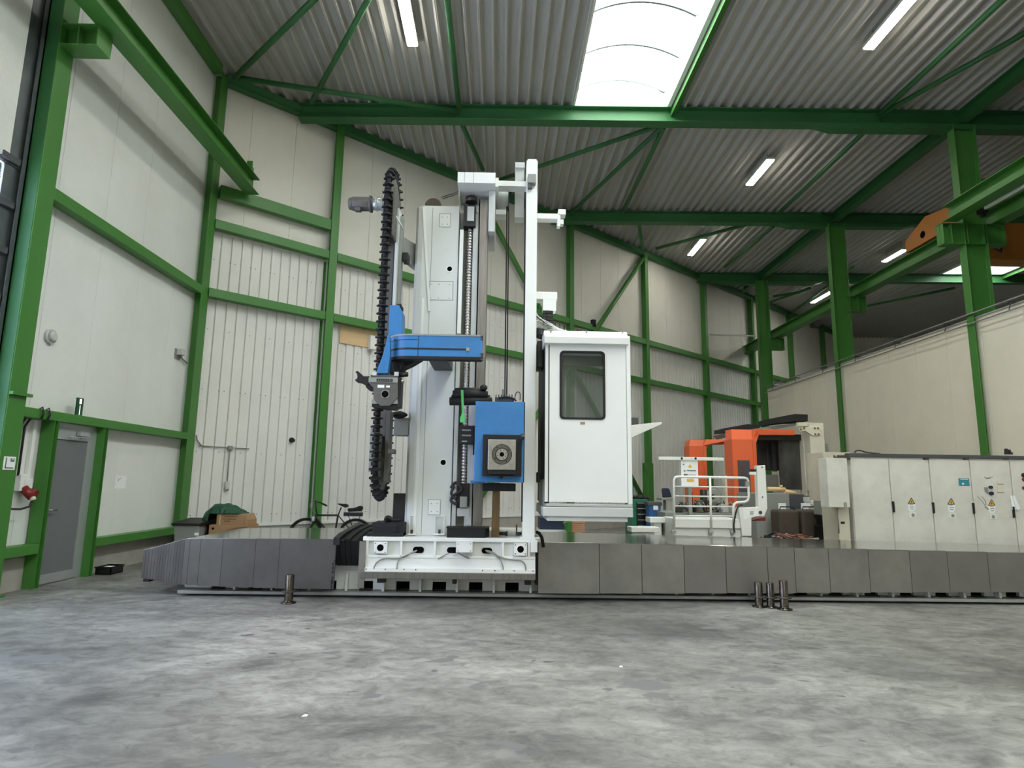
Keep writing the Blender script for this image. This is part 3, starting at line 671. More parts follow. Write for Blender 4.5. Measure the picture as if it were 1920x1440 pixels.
# perforated edge of the widest plate
m = MB()
for a, b, c, d in ((626, 1050, 628, 1053), (623, 1055, 625.5, 1060), (622.5, 1062, 625.3, 1068), (622, 1070, 625, 1075), (621.5, 1081, 624, 1086), (620.5, 1087, 624, 1096), (620.5, 1097, 622.5, 1104)):
    m.fbox(a, b, c, d, 8.295, 0.004)
m.build('stencil_mark', 'black', tl)
# black bellows between the cover and the saddle
t = thing('way_bellows', 'black curved rubber bellows between the left way cover and the white saddle', 'bellows', (-2.05, 9.0, 0.35))
a = onY(630, 1014, 8.32); m = MB()
xs_ = [onY(p, 1040, 8.4).x for p in (631, 640, 650, 660, 672)]
cr = [(8.26, 0.755), (8.5, 0.79), (8.9, 0.83), (9.5, 0.85), (10.1, 0.83), (10.15, 0.4)]
for x0, x1, zz in zip(xs_, xs_[1:], (0.0, -0.02, 0.0, -0.02)):
    m.prism([(x0, y, z + zz) for y, z in cr] + [(x0, 8.45, 0.40)], (x1 - x0 - 0.008, 0, 0))
m.build('bellows_body', 'rubber', t)
m = MB(); m.prism([(xs_[0] - 0.01, 8.24, 0.68), (xs_[0] - 0.01, 8.24, 0.77), (xs_[0] - 0.01, 8.5, 0.81), (xs_[0] - 0.01, 9.5, 0.87), (xs_[0] - 0.01, 9.5, 0.84), (xs_[0] - 0.01, 8.5, 0.78)], (0.08, 0, 0)); m.build('end_frame', 'black', t)

# ---- saddle
YS = 8.18
sd = thing('machine_saddle', 'white cast saddle under the column with round and slotted holes and a steel slide', 'machine saddle', (-0.6, 9.1, 0.29))
sx0, sx1 = onY(682, 1040, YS).x, onY(1004, 1040, YS).x
m = MB(); m.box(sx0, sx1, YS + 0.045, 10.2, 0.38, 0.745); m.build('body', 'white', sd, 0.006)
m = MB(); m.box(sx0 - 0.02, sx1, YS, 10.2, 0.745, 0.795); m.build('top_flange', 'white2', sd, 0.006)
z1 = Z8(1045, 850, YS); z2 = Z8(1065, 850, YS)
m = MB(); m.box(sx0 + 0.03, sx1, YS, YS + 0.05, z1 - 0.015, z1 + 0.018); m.build('ledge', 'white2', sd, 0.005)
m = MB(); m.box(sx0, sx1, YS + 0.01, YS + 0.05, 0.41, z1); m.build('lower_panel', 'white2', sd, 0.004)
m = MB(); m.box(sx0 - 0.02, sx1, YS - 0.015, YS + 0.03, 0.365, z2 - 0.005); m.build('bolt_strip', 'white2', sd, 0.003)
for p in (688, 752, 815, 943, 992):
    x = onY(p, 1030, YS).x; m = MB(); m.box(x - 0.015, x + 0.015, YS, YS + 0.05, z1, 0.745); m.build('rib', 'white2', sd, 0.004)
m = MB()
for p in (687, 723, 758, 780, 905, 928, 964, 999):
    x = onY(p, 1065, YS).x; m.cyl((x, YS - 0.025, 0.397), (x, YS - 0.014, 0.397), 0.008, 8)
o = m.build('bolt', 'steel_dark', sd); o['kind'] = 'stuff'
m = MB(); m.box(sx0 - 0.02, sx1, YS - 0.03, 8.9, 0.285, 0.365); m.build('slide_rail', 'way', sd, 0.004)
for a, b, c, d, hx, hy in ((701, 1016, 726, 1038, 713, 1027), (964, 1019, 988, 1042, 976, 1030)):
    m = MB(); m.fbox(a, b, c, d, YS - 0.03, 0.085); fl = m.build('flange_plate', 'white2', sd, 0.005)
    c0 = onY(hx, hy, YS - 0.032); m = MB(); m.cyl(c0, c0 + Vector((0, 0.02, 0)), 0.043, 24); m.build('flange_hole', 'hole', fl)
    m = MB()
    for dx in (-0.063, 0.063):
        for dz in (-0.055, 0.055): m.cyl(c0 + Vector((dx, -0.004, dz)), c0 + Vector((dx, 0.01, dz)), 0.007, 8)
    m.build('flange_screw', 'steel_dark', fl)
for a, b, c, d in ((774, 1025, 795, 1037), (838, 1026, 858, 1037), (903, 1027, 923, 1038)):
    x0, x1, z0, zz = F(a, b, c, d, YS + 0.04); r = (zz - z0) / 2; zc = (zz + z0) / 2
    pts = arc((x0 + r, YS + 0.036, zc), r, pi / 2, 3 * pi / 2, 8, (1, 0, 0), (0, 0, 1)) + arc((x1 - r, YS + 0.036, zc), r, -pi / 2, pi / 2, 8, (1, 0, 0), (0, 0, 1))
    m = MB(); m.prism(pts, (0, 0.015, 0)); m.build('slot', 'hole', sd)
m = MB(); m.fbox(855, 1017, 886, 1036, YS - 0.14, 0.16); jb = m.build('junction_box', 'white2', sd, 0.004)
m = MB()
for p in ((859, 1020), (882, 1020), (859, 1033), (882, 1033)): q = onY(*p, YS - 0.144); m.cyl(q, q + Vector((0, 0.01, 0)), 0.006, 8)
m.build('box_screw', 'steel_dark', jb)
m = MB(); m.fbox(995, 1012, 1008, 1036, YS - 0.04, 0.1); m.build('limit_box', 'white2', sd, 0.008)
m = MB(); m.fbox(672, 1015, 684, 1103, YS - 0.02, 0.03); m.build('end_scraper', 'steel', sd, 0.002)
for a, b, c, d in ((707, 1079, 722, 1093), (848, 1081, 856, 1095), (984, 1084, 996, 1097)):
    m = MB(); m.fbox(a, b, c, d, 8.28, 0.10); m.build('slide_clamp', 'black', sd, 0.004)
def hose(pts, r, mt, nm='hose', par=None):
    m = MB(); m.tube(pts, r, 8); return m.build(nm, mt, par)
def sp(pix, Y): # smooth path through pixels on a depth plane
    P = [onY(p[0], p[1], p[2] if len(p) > 2 else Y) for p in pix]; out = []
    for i in range(len(P) - 1):
        p0, p1, p2, p3 = P[max(i - 1, 0)], P[i], P[i + 1], P[min(i + 2, len(P) - 1)]
        for k in range(5):
            u = k / 5; out.append(0.5 * ((2 * p1) + (p2 - p0) * u + (2 * p0 - 5 * p1 + 4 * p2 - p3) * u * u + (3 * p1 - p0 - 3 * p2 + p3) * u ** 3))
    return out + [P[-1]]
hose(sp([(782, 1032), (772, 1036), (758, 1044), (742, 1047), (722, 1047), (708, 1053), (702, 1062), (701, 1067)], YS - 0.012), 0.009, 'cableg', par=sd)
hose(sp([(780, 1034), (765, 1040), (752, 1046), (746, 1054), (744, 1067)], YS - 0.018), 0.008, 'cableg', par=sd)
hose(sp([(910, 1032), (922, 1035), (934, 1043), (950, 1048), (966, 1050), (978, 1052), (985, 1060), (986, 1070)], YS - 0.012), 0.009, 'cableg', par=sd)
hose(sp([(912, 1034), (926, 1039), (938, 1050), (943, 1062), (943, 1069)], YS - 0.018), 0.008, 'cableg', par=sd)
hose(sp([(842, 1037), (832, 1042), (821, 1048)], YS - 0.012), 0.007, 'cableg', par=sd); hose(sp([(858, 1036), (872, 1044), (880, 1047)], YS - 0.02), 0.009, 'cableg', par=sd)

# ---- column
YC = 8.45; ZT = Z8(386, 830); ZB = 0.795
xl = X8(775); xa = X8(791); xb_ = X8(859); xc = X8(897); xd = X8(916)
col = thing('machine_column', 'tall white machine column with rounded left edge, screw and steel guideway', 'machine column', ((xl + xd) / 2, 9.1, ZB))
m = MB(); m.prism([(xl, 9.7, ZB), (xl, 8.62, ZB), (xl + 0.012, 8.55, ZB), (xl + 0.05, 8.48, ZB), (xa, YC, ZB), (xb_, YC, ZB), (xb_, 8.68, ZB), (xc, 8.68, ZB), (xc, 9.7, ZB)], (0, 0, ZT - ZB)); m.build('body', 'white', col, 0.006)
m = MB(); m.prism([(X8(800, 385), 8.95, ZT), (X8(858, 385), 8.95, ZT + 0.0), (X8(858, 385), 8.95, ZT + 0.25), (X8(830, 385), 8.95, ZT + 0.2)], (0, 0.6, 0)); m.build('top_housing', 'gray_light', col, 0.005)
m = MB(); q = onY(812, 386, 8.85); m.cyl(q, q + Vector((0, 0.06, 0)), 0.125, 28); m.build('pulley', 'brown', col)
m = MB(); m.tube([onY(828, 370, 8.88), onY(860, 359, 8.88)], 0.007, 6); m.tube([onY(830, 373, 8.9), onY(860, 363, 8.9)], 0.007, 6); m.build('drive_cable', 'cableb', col)
def strip(nm, mt, a, b, y0, y1, Y, dy, bev=0.002):
    """vertical flat strip between pixel columns a,b (given at row 480) and pixel rows y0,y1"""
    m = MB(); m.box(X8(a, 480, Y), X8(b, 480, Y), Y, Y + dy, onY(860, y1, Y).z, onY(860, y0, Y).z); return m.build(nm, mt, col, bev)
strip('trim_strip', 'white2', 794, 799, 560, 1004, YC - 0.012, 0.02); strip('seam', 'gray', 808, 809, 390, 1003, YC - 0.002, 0.01)
m = MB(); m.prism([onY(*p, YC - 0.02) for p in ((792, 388), (797, 388), (807, 583), (803, 583))], (0, 0.012, 0)); m.build('slanted_rod', 'white2', col)
for a, b, c, d in ((824, 401, 844, 425), (803, 937, 825, 965)):
    m = MB(); m.fbox(a - 0.6, b - 0.6, c + 0.6, d + 0.8, YC - 0.003, 0.01); m.build('plate_joint', 'gray_dark', col)
    m = MB(); m.fbox(a, b, c, d, YC - 0.014, 0.014); pl = m.build('cover_plate', 'white2', col, 0.003)
    m = MB()
    for u in (0.25, 0.75):
        for v in (0.25, 0.8): q = onY(a + (c - a) * u, b + (d - b) * v, YC - 0.016); m.cyl(q, q + Vector((0, 0.01, 0)), 0.006, 8)
    m.build('screw', 'steel_dark', pl)
m = MB(); m.fbox(804.4, 527.3, 849.7, 562.6, YC - 0.003, 0.01); m.build('plate_joint', 'gray_dark', col)
m = MB(); m.fbox(805, 528, 849, 562, YC - 0.008, 0.01); pl = m.build('access_panel', 'white', col, 0.003)
m = MB()
for p in ((808, 533), (823, 533), (843, 534), (807, 558), (822, 559), (842, 559)): q = onY(*p, YC - 0.012); m.cyl(q, q + Vector((0, 0.008, 0)), 0.006, 8)
m.build('screw', 'steel_dark', pl)
for p in ((843, 504), (831, 867)):
    q = onY(*p, YC - 0.006); m = MB(); m.ring(q, (0, 1, 0), 0.036, 0.052, 0.01); m.build('port_rim', 'white2', col)
    m = MB(); m.cyl(q + Vector((0, 0.004, 0)), q + Vector((0, 0.012, 0)), 0.036, 24); m.build('port_hole', 'hole', col)
for a, b, c, d in ((767, 966, 779, 1000), (815, 967, 834, 1000)):
    x0, x1, z0, z1_ = F(a, b, c, d, YC - 0.01); m = MB()
    m.box(x0, x0 + 0.012, YC - 0.02, YC + 0.02, z0, z1_); m.box(x0, x1, YC - 0.02, YC + 0.02, z1_ - 0.01, z1_); m.box(x1 - 0.012, x1, YC - 0.02, YC + 0.02, z0, z1_); m.box(x0 - 0.01, x1 + 0.01, YC - 0.05, YC + 0.02, z0 - 0.02, z0)
    pf = m.build('anchor_pocket', 'white2', col, 0.003)
    m = MB(); m.box(x0 + 0.012, x1 - 0.012, YC - 0.006, YC + 0.01, z0, z1_ - 0.01); m.build('pocket_back', 'gray_light', pf)
    m = MB(); m.cyl(((x0 + x1) / 2, YC - 0.03, z0), ((x0 + x1) / 2, YC - 0.03, z0 + 0.05), 0.016, 6); m.build('anchor_bolt', 'steel_dark', pf)
strip('edge_rail', 'white2', 861, 868, 430, 625, YC - 0.05, 0.06, 0.003); strip('edge_rail', 'gray_light', 861, 868, 672, 1003, YC - 0.03, 0.05, 0.003)
strip('screw_channel', 'gray', 869, 886, 400, 960, 8.66, 0.02); strip('channel_plate', 'gray_light', 886, 896, 400, 985, YC - 0.02, 0.05, 0.002)
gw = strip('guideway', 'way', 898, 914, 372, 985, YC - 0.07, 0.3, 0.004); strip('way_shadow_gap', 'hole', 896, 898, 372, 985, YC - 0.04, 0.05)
# ball screw: helical ridge round a shaft
xs1 = X8(880, 480, 8.46); z0, z1_ = Z8(925, 875, 8.46), Z8(420, 882, 8.46)
m = MB(); m.cyl((xs1, 8.46, z0), (xs1, 8.46, z1_), 0.022, 14)
zz = z0
while zz < z1_: m.ring((xs1, 8.46, zz), (0.10, 0.05, 1), 0.021, 0.033, 0.018, 12); zz += 0.042
m.build('ball_screw', 'screw', col)
m = MB(); m.fbox(869, 384, 892, 424, 8.36, 0.18); bb = m.build('bearing_block', 'black', col, 0.004)
m = MB(); m.fbox(876, 387, 889, 414, 8.34, 0.03); m.build('bearing_cover', 'gray_light', bb, 0.003)
q = onY(884, 380, 8.40); m = MB(); m.cyl(q, q + Vector((0, 0, 0.075)), 0.085, 24); m.build('bearing_ring', 'steel_dark', bb)
m = MB(); m.fbox(857, 906, 880, 950, 8.38, 0.12); lb_ = m.build('lower_bearing', 'black', col, 0.006)
m = MB(); m.fbox(862, 931, 876, 952, 8.33, 0.06); m.build('drive_cap', 'gray', lb_, 0.006)
m = MB(); m.tube(sp([(845, 915), (855, 905), (866, 918), (850, 930), (846, 940), (858, 946)], 8.35), 0.02, 8); m.tube(sp([(852, 912), (846, 925), (856, 938)], 8.33), 0.018, 8); m.build('cable_bundle', 'cableb', lb_)
m = MB(); m.fbox(857, 953, 880, 968, 8.42, 0.05); m.fbox(870, 968, 884, 988, 8.44, 0.03); m.build('foot_plate', 'gray_light', lb_)
# top hood
hd = thing('column_hood', 'white box shaped hood bracket on top of the machine column', 'hood', (X8(893, 335), 8.9, Z8(343)))
Yh = 8.05
x0, x1, z0, z1_ = F(858, 323, 929, 343, Yh)
m = MB(); m.box(x0, x1, Yh, 9.0, z0, z1_); m.build('top_box', 'white2', hd, 0.004)
m = MB(); m.box(x0, x0 + 0.02, Yh + 0.25, 9.0, Z8(384, 860, 8.6), z0); m.build('side_cheek', 'white', hd, 0.003)
zc_ = Z8(452, 922, 8.6); m = MB(); m.box(x1 - 0.09, x1, Yh + 0.2, 9.0, zc_, z0); m.build('long_cheek', 'gray_light', hd, 0.003)
m = MB(); m.box(x0 + 0.02, x1 - 0.09, 8.7, 8.72, Z8(384, 860, 8.7), z0); m.build('back_plate', 'gray_light', hd)
m = MB()
for p in (871, 888): x = onY(p, 333, Yh).x; m.box(x - 0.003, x + 0.003, Yh - 0.002, Yh + 0.01, z0, z1_)
m.build('joint', 'gray', hd)
m = MB(); m.fbox(929, 333, 935, 350, 8.15, 0.3); m.build('end_flange', 'white2', hd, 0.003)

# ---- cable post with its arms
YP = 8.22
cp = thing('cable_post', 'tall white square post right of the machine column, with short side arms', 'post', (onY(1002, 1010, YP).x, YP + 0.15, 0.795))
x0, x1, z0, z1_ = F(983, 700, 1005, 701, YP); ztop = onY(1000, 297, YP).z
m = MB(); m.box(x0, x1, YP, YP + 0.26, 0.795, ztop - 0.03); m.box(x0 + 0.015, x1 - 0.015, YP + 0.015, YP + 0.25, ztop - 0.03, ztop); m.build('post', 'white2', cp, 0.006)
m = MB(); m.box(x0 - 0.03, x1 + 0.06, YP - 0.04, YP + 0.34, 0.795, 0.815); m.build('base_plate', 'white2', cp)
m = MB(); m.box(x0 - 0.012, x0, YP + 0.02, YP + 0.24, 1.0, ztop - 0.5); m.build('edge_seal', 'rubber', cp)
m = MB(); m.fbox(990, 326, 1005, 342, YP - 0.08, 0.08); m.build('mount_block', 'gray', cp, 0.003)
m = MB(); m.fbox(990, 343, 998, 352, YP - 0.06, 0.06); m.build('sensor', 'gray_dark', cp)
x0_, x1_, z0, z1_ = F(935, 339, 985, 349, 8.3); m = MB(); m.box(x0_, x1_ + 0.02, 8.3, 8.48, z0, z1_); m.build('cross_arm', 'white2', cp, 0.004)
m = MB(); m.fbox(966, 304, 984, 314, 8.5, 0.25); m.box(*F(966, 304, 983, 405, 8.5)[:2], 8.55, 8.75, onY(975, 405, 8.5).z, onY(975, 312, 8.5).z); m.build('rear_post', 'gray_light', cp, 0.003)
m = MB(); m.fbox(930, 393, 949, 402, 8.6, 0.2); m.build('stay', 'white', cp, 0.003)
q = onY(940, 372, 8.75); m = MB(); m.cyl(q + Vector((-0.09, 0, 0)), q + Vector((0.1, 0, 0)), 0.16, 24); m.build('cable_pulley', 'gray_light', cp)
m = MB(); m.fbox(1006, 400, 1048, 410, YP + 0.02, 0.14); m.build('side_arm', 'white2', cp, 0.004)
m = MB(); m.fbox(1047, 392, 1061, 402, YP, 0.14); m.fbox(1045, 402, 1051, 424, YP + 0.01, 0.1); m.fbox(1051, 411, 1057, 420, YP, 0.1); m.build('arm_bracket', 'white2', cp, 0.004)
m = MB()
for p in (950, 953.5): m.tube([onY(p - 1.5, 352, 8.75), onY(p + 0.5, 395, 8.7), onY(p - 3.5, 748, 8.7)], 0.009, 8)
m.tube(sp([(946, 352, 8.75), (949, 356, 8.7), (952, 366, 8.7), (953, 395, 8.7)], 8.7), 0.012, 8); o = m.build('counterweight_cable', 'cableb', cp)
m = MB(); m.fbox(1005, 547, 1045, 561, YP + 0.05, 0.2); m.fbox(1018, 561, 1043, 582, YP + 0.05, 0.18); m.build('cable_box', 'white2', cp, 0.004)
for k in range(4):
    m = MB(); m.fbox(1018 + 0.3 * k, 583 + 6 * k, 1037 + 0.2 * k, 588.4 + 6 * k, YP + 0.07, 0.12); m.fbox(1025, 583 + 6 * k, 1030, 588 + 6 * k, YP + 0.05, 0.03); m.build('drag_chain_link', 'black', cp, 0.004)
m = MB()
for k in range(6): m.tube(sp([(1005, 586 + 5 * k), (1012 + k, 596 + 3.6 * k - (k % 2) * 4), (1024, 602 + 3 * k), (1036 + 3 * k, 609 + 2 * k), (1048 + 3 * k, 620)], YP - 0.02 + 0.05 * k), 0.0055, 6)
m.build('cable_bundle', 'cablew', cp)
m = MB()
for k in range(4): m.ring(onY(1013, 622 + 3 * k, YP + 0.05), (0.2, 0.3, 1), 0.05, 0.075, 0.02, 18)
m.build('cable_coil', 'cableb', cp)

# ---- spindle head
YH = 7.78
sh = thing('spindle_head', 'blue spindle head box with black frame and round steel spindle nose', 'spindle head', (onY(938, 905, YH).x, 8.7, onY(938, 905, YH).z))
x0, x1, z0, z1_ = F(890, 753, 982, 904, YH)
m = MB(); m.box(x0, x1, YH, 9.7, z0, z1_); m.build('housing', 'blue', sh, 0.006)
m = MB(); m.box(x1, x1 + 0.012, YH + 0.02, 9.7, z0, z1_); m.build('side_seal', 'rubber', sh)
m = MB(); m.fbox(905, 815, 978, 893, YH - 0.10, 0.10); m.build('bellows_frame', 'rubber', sh, 0.006)
YN = YH - 0.18
m = MB(); m.fbox(915, 824, 967, 881, YN, 0.2); m.build('ram', 'steel_bright', sh, 0.004)
m = MB(); m.fbox(916, 881, 966, 889, YN + 0.03, 0.12); m.build('ram_apron', 'black', sh, 0.004)
c0 = onY(941, 852, YN - 0.002)
m = MB(); m.cyl(c0 + Vector((0, -0.004, 0)), c0 + Vector((0, 0.01, 0)), 0.124, 40); m.build('nose_recess', 'black', sh)
m = MB(); m.ring(c0 + Vector((0, -0.012, 0)), (0, 1, 0), 0.082, 0.117, 0.02, 40); m.build('nose_ring', 'nose', sh)
m = MB(); m.ring(c0 + Vector((0, -0.016, 0)), (0, 1, 0), 0.070, 0.080, 0.02, 40); m.build('nose_groove', 'black', sh)
m = MB(); m.ring(c0 + Vector((0, -0.022, 0)), (0, 1, 0), 0.028, 0.069, 0.03, 40); m.build('spindle_face', 'steel_bright', sh)
m = MB(); m.cyl(c0 + Vector((0, -0.012, 0)), c0 + Vector((0, 0.0, 0)), 0.028, 24); m.build('taper_hole', 'hole', sh)
m = MB()
for k in range(4):
    a = 0.6 + k * pi / 2; q = c0 + Vector((0.098 * math.cos(a), -0.014, 0.098 * math.sin(a))); m.cyl(q, q + Vector((0, 0.006, 0)), 0.008, 10)
for k in range(8):
    a = 0.3 + k * pi / 4; q = c0 + Vector((0.052 * math.cos(a), -0.024, 0.052 * math.sin(a))); m.cyl(q, q + Vector((0, 0.006, 0)), 0.006, 8)
m.build('nose_screw', 'black', sh)
m = MB(); m.fbox(976, 813, 984, 824, YH - 0.12, 0.08); m.cyl(onY(977, 819, YH - 0.13), onY(983, 819, YH - 0.13), 0.03, 12); m.build('sensor_block', 'steel_dark', sh, 0.004)
q = onY(939, 894, YH - 0.08); m = MB(); m.cyl(q, q + Vector((0, 0.05, 0)), 0.028, 14); m.cyl(q + Vector((0, -0.03, -0.02)), q + Vector((0, 0.0, 0.02)), 0.008, 8); m.build('lube_nipple', 'black', sh)
m = MB(); m.fbox(882, 901, 910, 906, YH + 0.05, 0.4); m.build('lower_lip', 'blue', sh)
m = MB(); m.fbox(862, 798, 890, 832, 8.25, 0.2); nb = m.build('nut_bracket', 'black', sh, 0.006)
m = MB()
for b in (805, 815, 826): m.fbox(866, b, 883 if b < 820 else 876, b + 3, 8.245, 0.01)
m.build('bracket_rib', 'gray', nb)
m = MB(); m.fbox(883, 853, 891, 901, 8.2, 0.2); m.build('gib_strip', 'gray_light', sh, 0.003); m = MB(); m.fbox(886, 757, 892, 798, 8.3, 0.12); m.build('gib_strip', 'gray_light', sh, 0.003)
m = MB(); m.fbox(905, 906, 967, 921, 8.3, 0.9); m.build('motor_case', 'black', sh, 0.006)
m = MB(); m.fbox(928, 745, 964, 752, 8.3, 0.25)
for p in range(929, 964, 5): m.fbox(p, 740, p + 2, 746, 8.32, 0.02)
m.build('valve_block', 'gray_dark', sh)
m = MB(); m.fbox(941, 730, 946, 745, 8.6, 0.05); m.build('cable_socket', 'gray', sh)
m = MB(); m.tube(sp([(966, 752), (966, 742), (970, 735), (975, 738), (975, 750)], 8.3), 0.006, 6); m.tube(sp([(935, 746), (950, 744), (962, 747), (968, 752)], 8.28), 0.012, 6); m.build('hose', 'cableb', sh)

# rolled black bag strapped at the screw, tarpaulin and lime strap
def blob(m, cx, cy, cz, rx, ry, rz, n=14, rings=8, jit=0.0, seed=1):
    rnd = random.Random(seed); R_ = []
    for i in range(rings + 1):
        a = -pi / 2 + pi * i / rings; R_.append([m.bm.verts.new(m._p((cx + rx * math.cos(a) * math.cos(2 * pi * k / n) * (1 + rnd.uniform(-jit, jit)), cy + ry * math.cos(a) * math.sin(2 * pi * k / n) * (1 + rnd.uniform(-jit, jit)), cz + rz * math.sin(a) * (1 + rnd.uniform(-jit, jit))))) for k in range(n)])
    for A, B in zip(R_, R_[1:]):
        for k in range(n): m.bm.faces.new((A[k], A[(k + 1) % n], B[(k + 1) % n], B[k]))
    return m
x0, x1, z0, z1_ = F(843, 730, 922, 757, 7.95)
t = thing('rolled_bellows', 'rolled black bellows bundle hung across the screw above the blue head', 'bellows', ((x0 + x1) / 2 - 0.05, 8.1, z0))
m = MB(); zc = (z0 + z1_) / 2
for k in range(4): m.tube([(x0 + 0.02 * k, 8.0 + 0.09 * (k % 2), zc - 0.06 + 0.045 * k), (x0 + 0.3, 7.98 + 0.08 * (k % 2), zc - 0.055 + 0.045 * k), (x1 - 0.03 * k, 8.02 + 0.08 * (k % 2), zc - 0.05 + 0.04 * k)], 0.055, 10)
m.build('roll', 'rubber', t)
m = MB(); q = onY(907, 727, 8.0); blob(m, q.x, q.y, q.z, 0.05, 0.05, 0.04, jit=0.1); m.build('knot', 'black', t)
t = thing('lashing_strap', 'lime green lashing strap hanging from the rolled black bellows', 'strap', onY(867, 790, 7.9))
m = MB(); m.prism([onY(*p, 7.9) for p in ((864, 731), (869, 731), (870, 776), (866, 776))], (0, 0.006, 0)); m.build('band', 'lime', t)
m = MB(); m.fprism([(866, 775), (869, 775), (872, 784), (872, 792), (863, 792), (862, 784)], 7.89, 0.04); m.build('buckle', 'lime', t, 0.004)

# ---- timber prop, dark tray and loose pins under the head
t = MB(); x0, x1, z0, z1_ = F(921, 905, 940, 1006, 8.35); t.hexa([(onY(921, 1005, 8.35).x, 8.35, 0.796), (onY(936, 1005, 8.35).x, 8.35, 0.796), (onY(936, 1005, 8.35).x, 8.48, 0.796), (onY(921, 1005, 8.35).x, 8.48, 0.796), (onY(924, 906, 8.35).x, 8.35, z1_), (onY(938, 906, 8.35).x, 8.35, z1_), (onY(938, 906, 8.35).x, 8.48, z1_), (onY(924, 906, 8.35).x, 8.48, z1_)])
tag(t.build('timber_prop', 'wood', bevel=0.006), 'weathered timber prop standing on the saddle under the blue spindle head', 'timber prop')
t = thing('folded_bellows', 'black folded rubber bellows tray lying on the saddle at the foot of the column', 'bellows', (onY(877, 1010, 8.2).x, 8.3, 0.796))
x0, x1, z0, z1_ = F(838, 990, 917, 1010, 8.2); m = MB()
for k in range(5): m.box(x0 + 0.012 * k, x1 - 0.012 * (4 - k), 8.2 + 0.04 * k, 8.24 + 0.04 * k, 0.797, z1_ - 0.01 * (k % 2))
m.build('fold', 'rubber', t)
m = MB(); m.box(x0 - 0.01, x1, 8.19, 8.42, z1_ - 0.004, z1_ + 0.012); m.build('top_edge', 'black', t)
for a, b, lb in (((936, 1003), (951, 1003), 'dark steel pin lying on the saddle right of the timber prop'), ((967, 1003), (980, 1003), 'dark clamp handle at the foot of the white cable post')):
    m = MB(); p, q = onY(*a, 8.5), onY(*b, 8.5); p.z = q.z = 0.83; m.cyl(p, q, 0.022, 12); m.cyl(q - Vector((0.02, 0, 0)), q + Vector((0.005, 0, 0)), 0.033, 12)
    if a[0] > 960: m.box(p.x + 0.0, p.x + 0.02, 8.49, 8.51, 0.83, 0.95)
    tag(m.build('steel_pin', 'steel_dark'), lb, 'pin')
t = thing('hydraulic_unit', 'black boxy unit with upright panel left of the column foot, on the saddle', 'unit', (onY(735, 1006, 8.3).x, 8.5, 0.796))
m = MB(); m.fbox(736, 925, 759, 1006, 8.55, 0.12); m.build('upright_panel', 'black', t, 0.008)
x0, x1, z0, z1_ = F(697, 980, 757, 1006, 8.28); m = MB(); m.box(x0, x1, 8.28, 8.7, 0.797, z1_); m.box(x0 + 0.03, x1 - 0.08, 8.27, 8.3, 0.82, z1_ - 0.03); m.build('case', 'rubber', t, 0.008)
m = MB(); m.box(x0 - 0.05, x1, 8.22, 8.6, 0.797, 0.84); m.build('skirt', 'rubber', t)
m = MB(); m.tube(sp([(722, 981), (724, 971), (730, 970), (738, 975), (752, 974)], 8.3), 0.022, 8); m.tube(sp([(720, 978), (728, 976), (736, 974)], 8.35), 0.025, 8); m.build('hose', 'rubber', t)

# ---- operator cabin
YK = 7.92
oc = thing('operator_cabin', 'white operator cabin with a rounded window, hanging right of the machine column', 'cabin', (1.13, 8.4, onY(1100, 978, YK).z))
x0, x1, z0, z1_ = F(1030, 640, 1175, 942, YK); YB_ = 9.35
wx0, wx1, wz0, wz1 = F(1051, 660, 1133, 785, YK)
def rrect(x0, x1, z0, z1, r, y, n=5):
    P = []
    for cx, cz, a in ((x1 - r, z1 - r, 0), (x0 + r, z1 - r, pi / 2), (x0 + r, z0 + r, pi), (x1 - r, z0 + r, 3 * pi / 2)):
        P += [Vector((cx + r * math.cos(a + pi / 2 * k / n), y, cz + r * math.sin(a + pi / 2 * k / n))) for k in range(n + 1)]
    return P
def holed(m, x0, x1, z0, z1, hole, y, dy):
    """plate with a rounded hole: outer corners joined to the ring of the hole"""
    H = hole; n = len(H); c = [Vector((x1, y, z1)), Vector((x0, y, z1)), Vector((x0, y, z0)), Vector((x1, y, z0))]
    for off, fl in ((0, False), (dy, True)):
        d = Vector((0, off, 0)); vh = [m.bm.verts.new(p + d) for p in H]; vc = [m.bm.verts.new(p + d) for p in c]
        q = n // 4
        for k in range(4):
            for i in range(q - 1): m.bm.faces.new((vc[k], vh[k * q + i], vh[k * q + i + 1]))
            m.bm.faces.new((vc[k], vh[k * q + q - 1], vh[((k + 1) * q) % n], vc[(k + 1) % 4]))
    for i in range(n):
        a, b = H[i], H[(i + 1) % n]; m.bm.faces.new([m.bm.verts.new(p) for p in (a, b, b + Vector((0, dy, 0)), a + Vector((0, dy, 0)))])
    for i in range(4):
        a, b = c[i], c[(i + 1) % 4]; m.bm.faces.new([m.bm.verts.new(p) for p in (a, b, b + Vector((0, dy, 0)), a + Vector((0, dy, 0)))])
    return m
m = MB(); holed(m, x0, x1, z0, z1_, rrect(wx0, wx1, wz0, wz1, 0.05, YK), YK, 0.04); dr = m.build('front_panel', 'white2', oc, 0.003)
A = rrect(wx0 - 0.012, wx1 + 0.012, wz0 - 0.012, wz1 + 0.012, 0.055, YK - 0.012); B = rrect(wx0 + 0.014, wx1 - 0.014, wz0 + 0.014, wz1 - 0.014, 0.045, YK - 0.012)
m = MB(); n = len(A)
for i in range(n):
    j = (i + 1) % n; d = Vector((0, 0.03, 0)); m.hexa([A[i], A[j], B[j], B[i], A[i] + d, A[j] + d, B[j] + d, B[i] + d])
m.build('window_gasket', 'rubber', dr)
m = MB(); m.box(wx0, wx1, YK + 0.012, YK + 0.018, wz0, wz1); m.build('window_pane', 'cabglass', dr)
m = MB(); m.fbox(1054, 662, 1131, 667, YK + 0.06, 0.03); m.build('window_header', 'white2', dr)
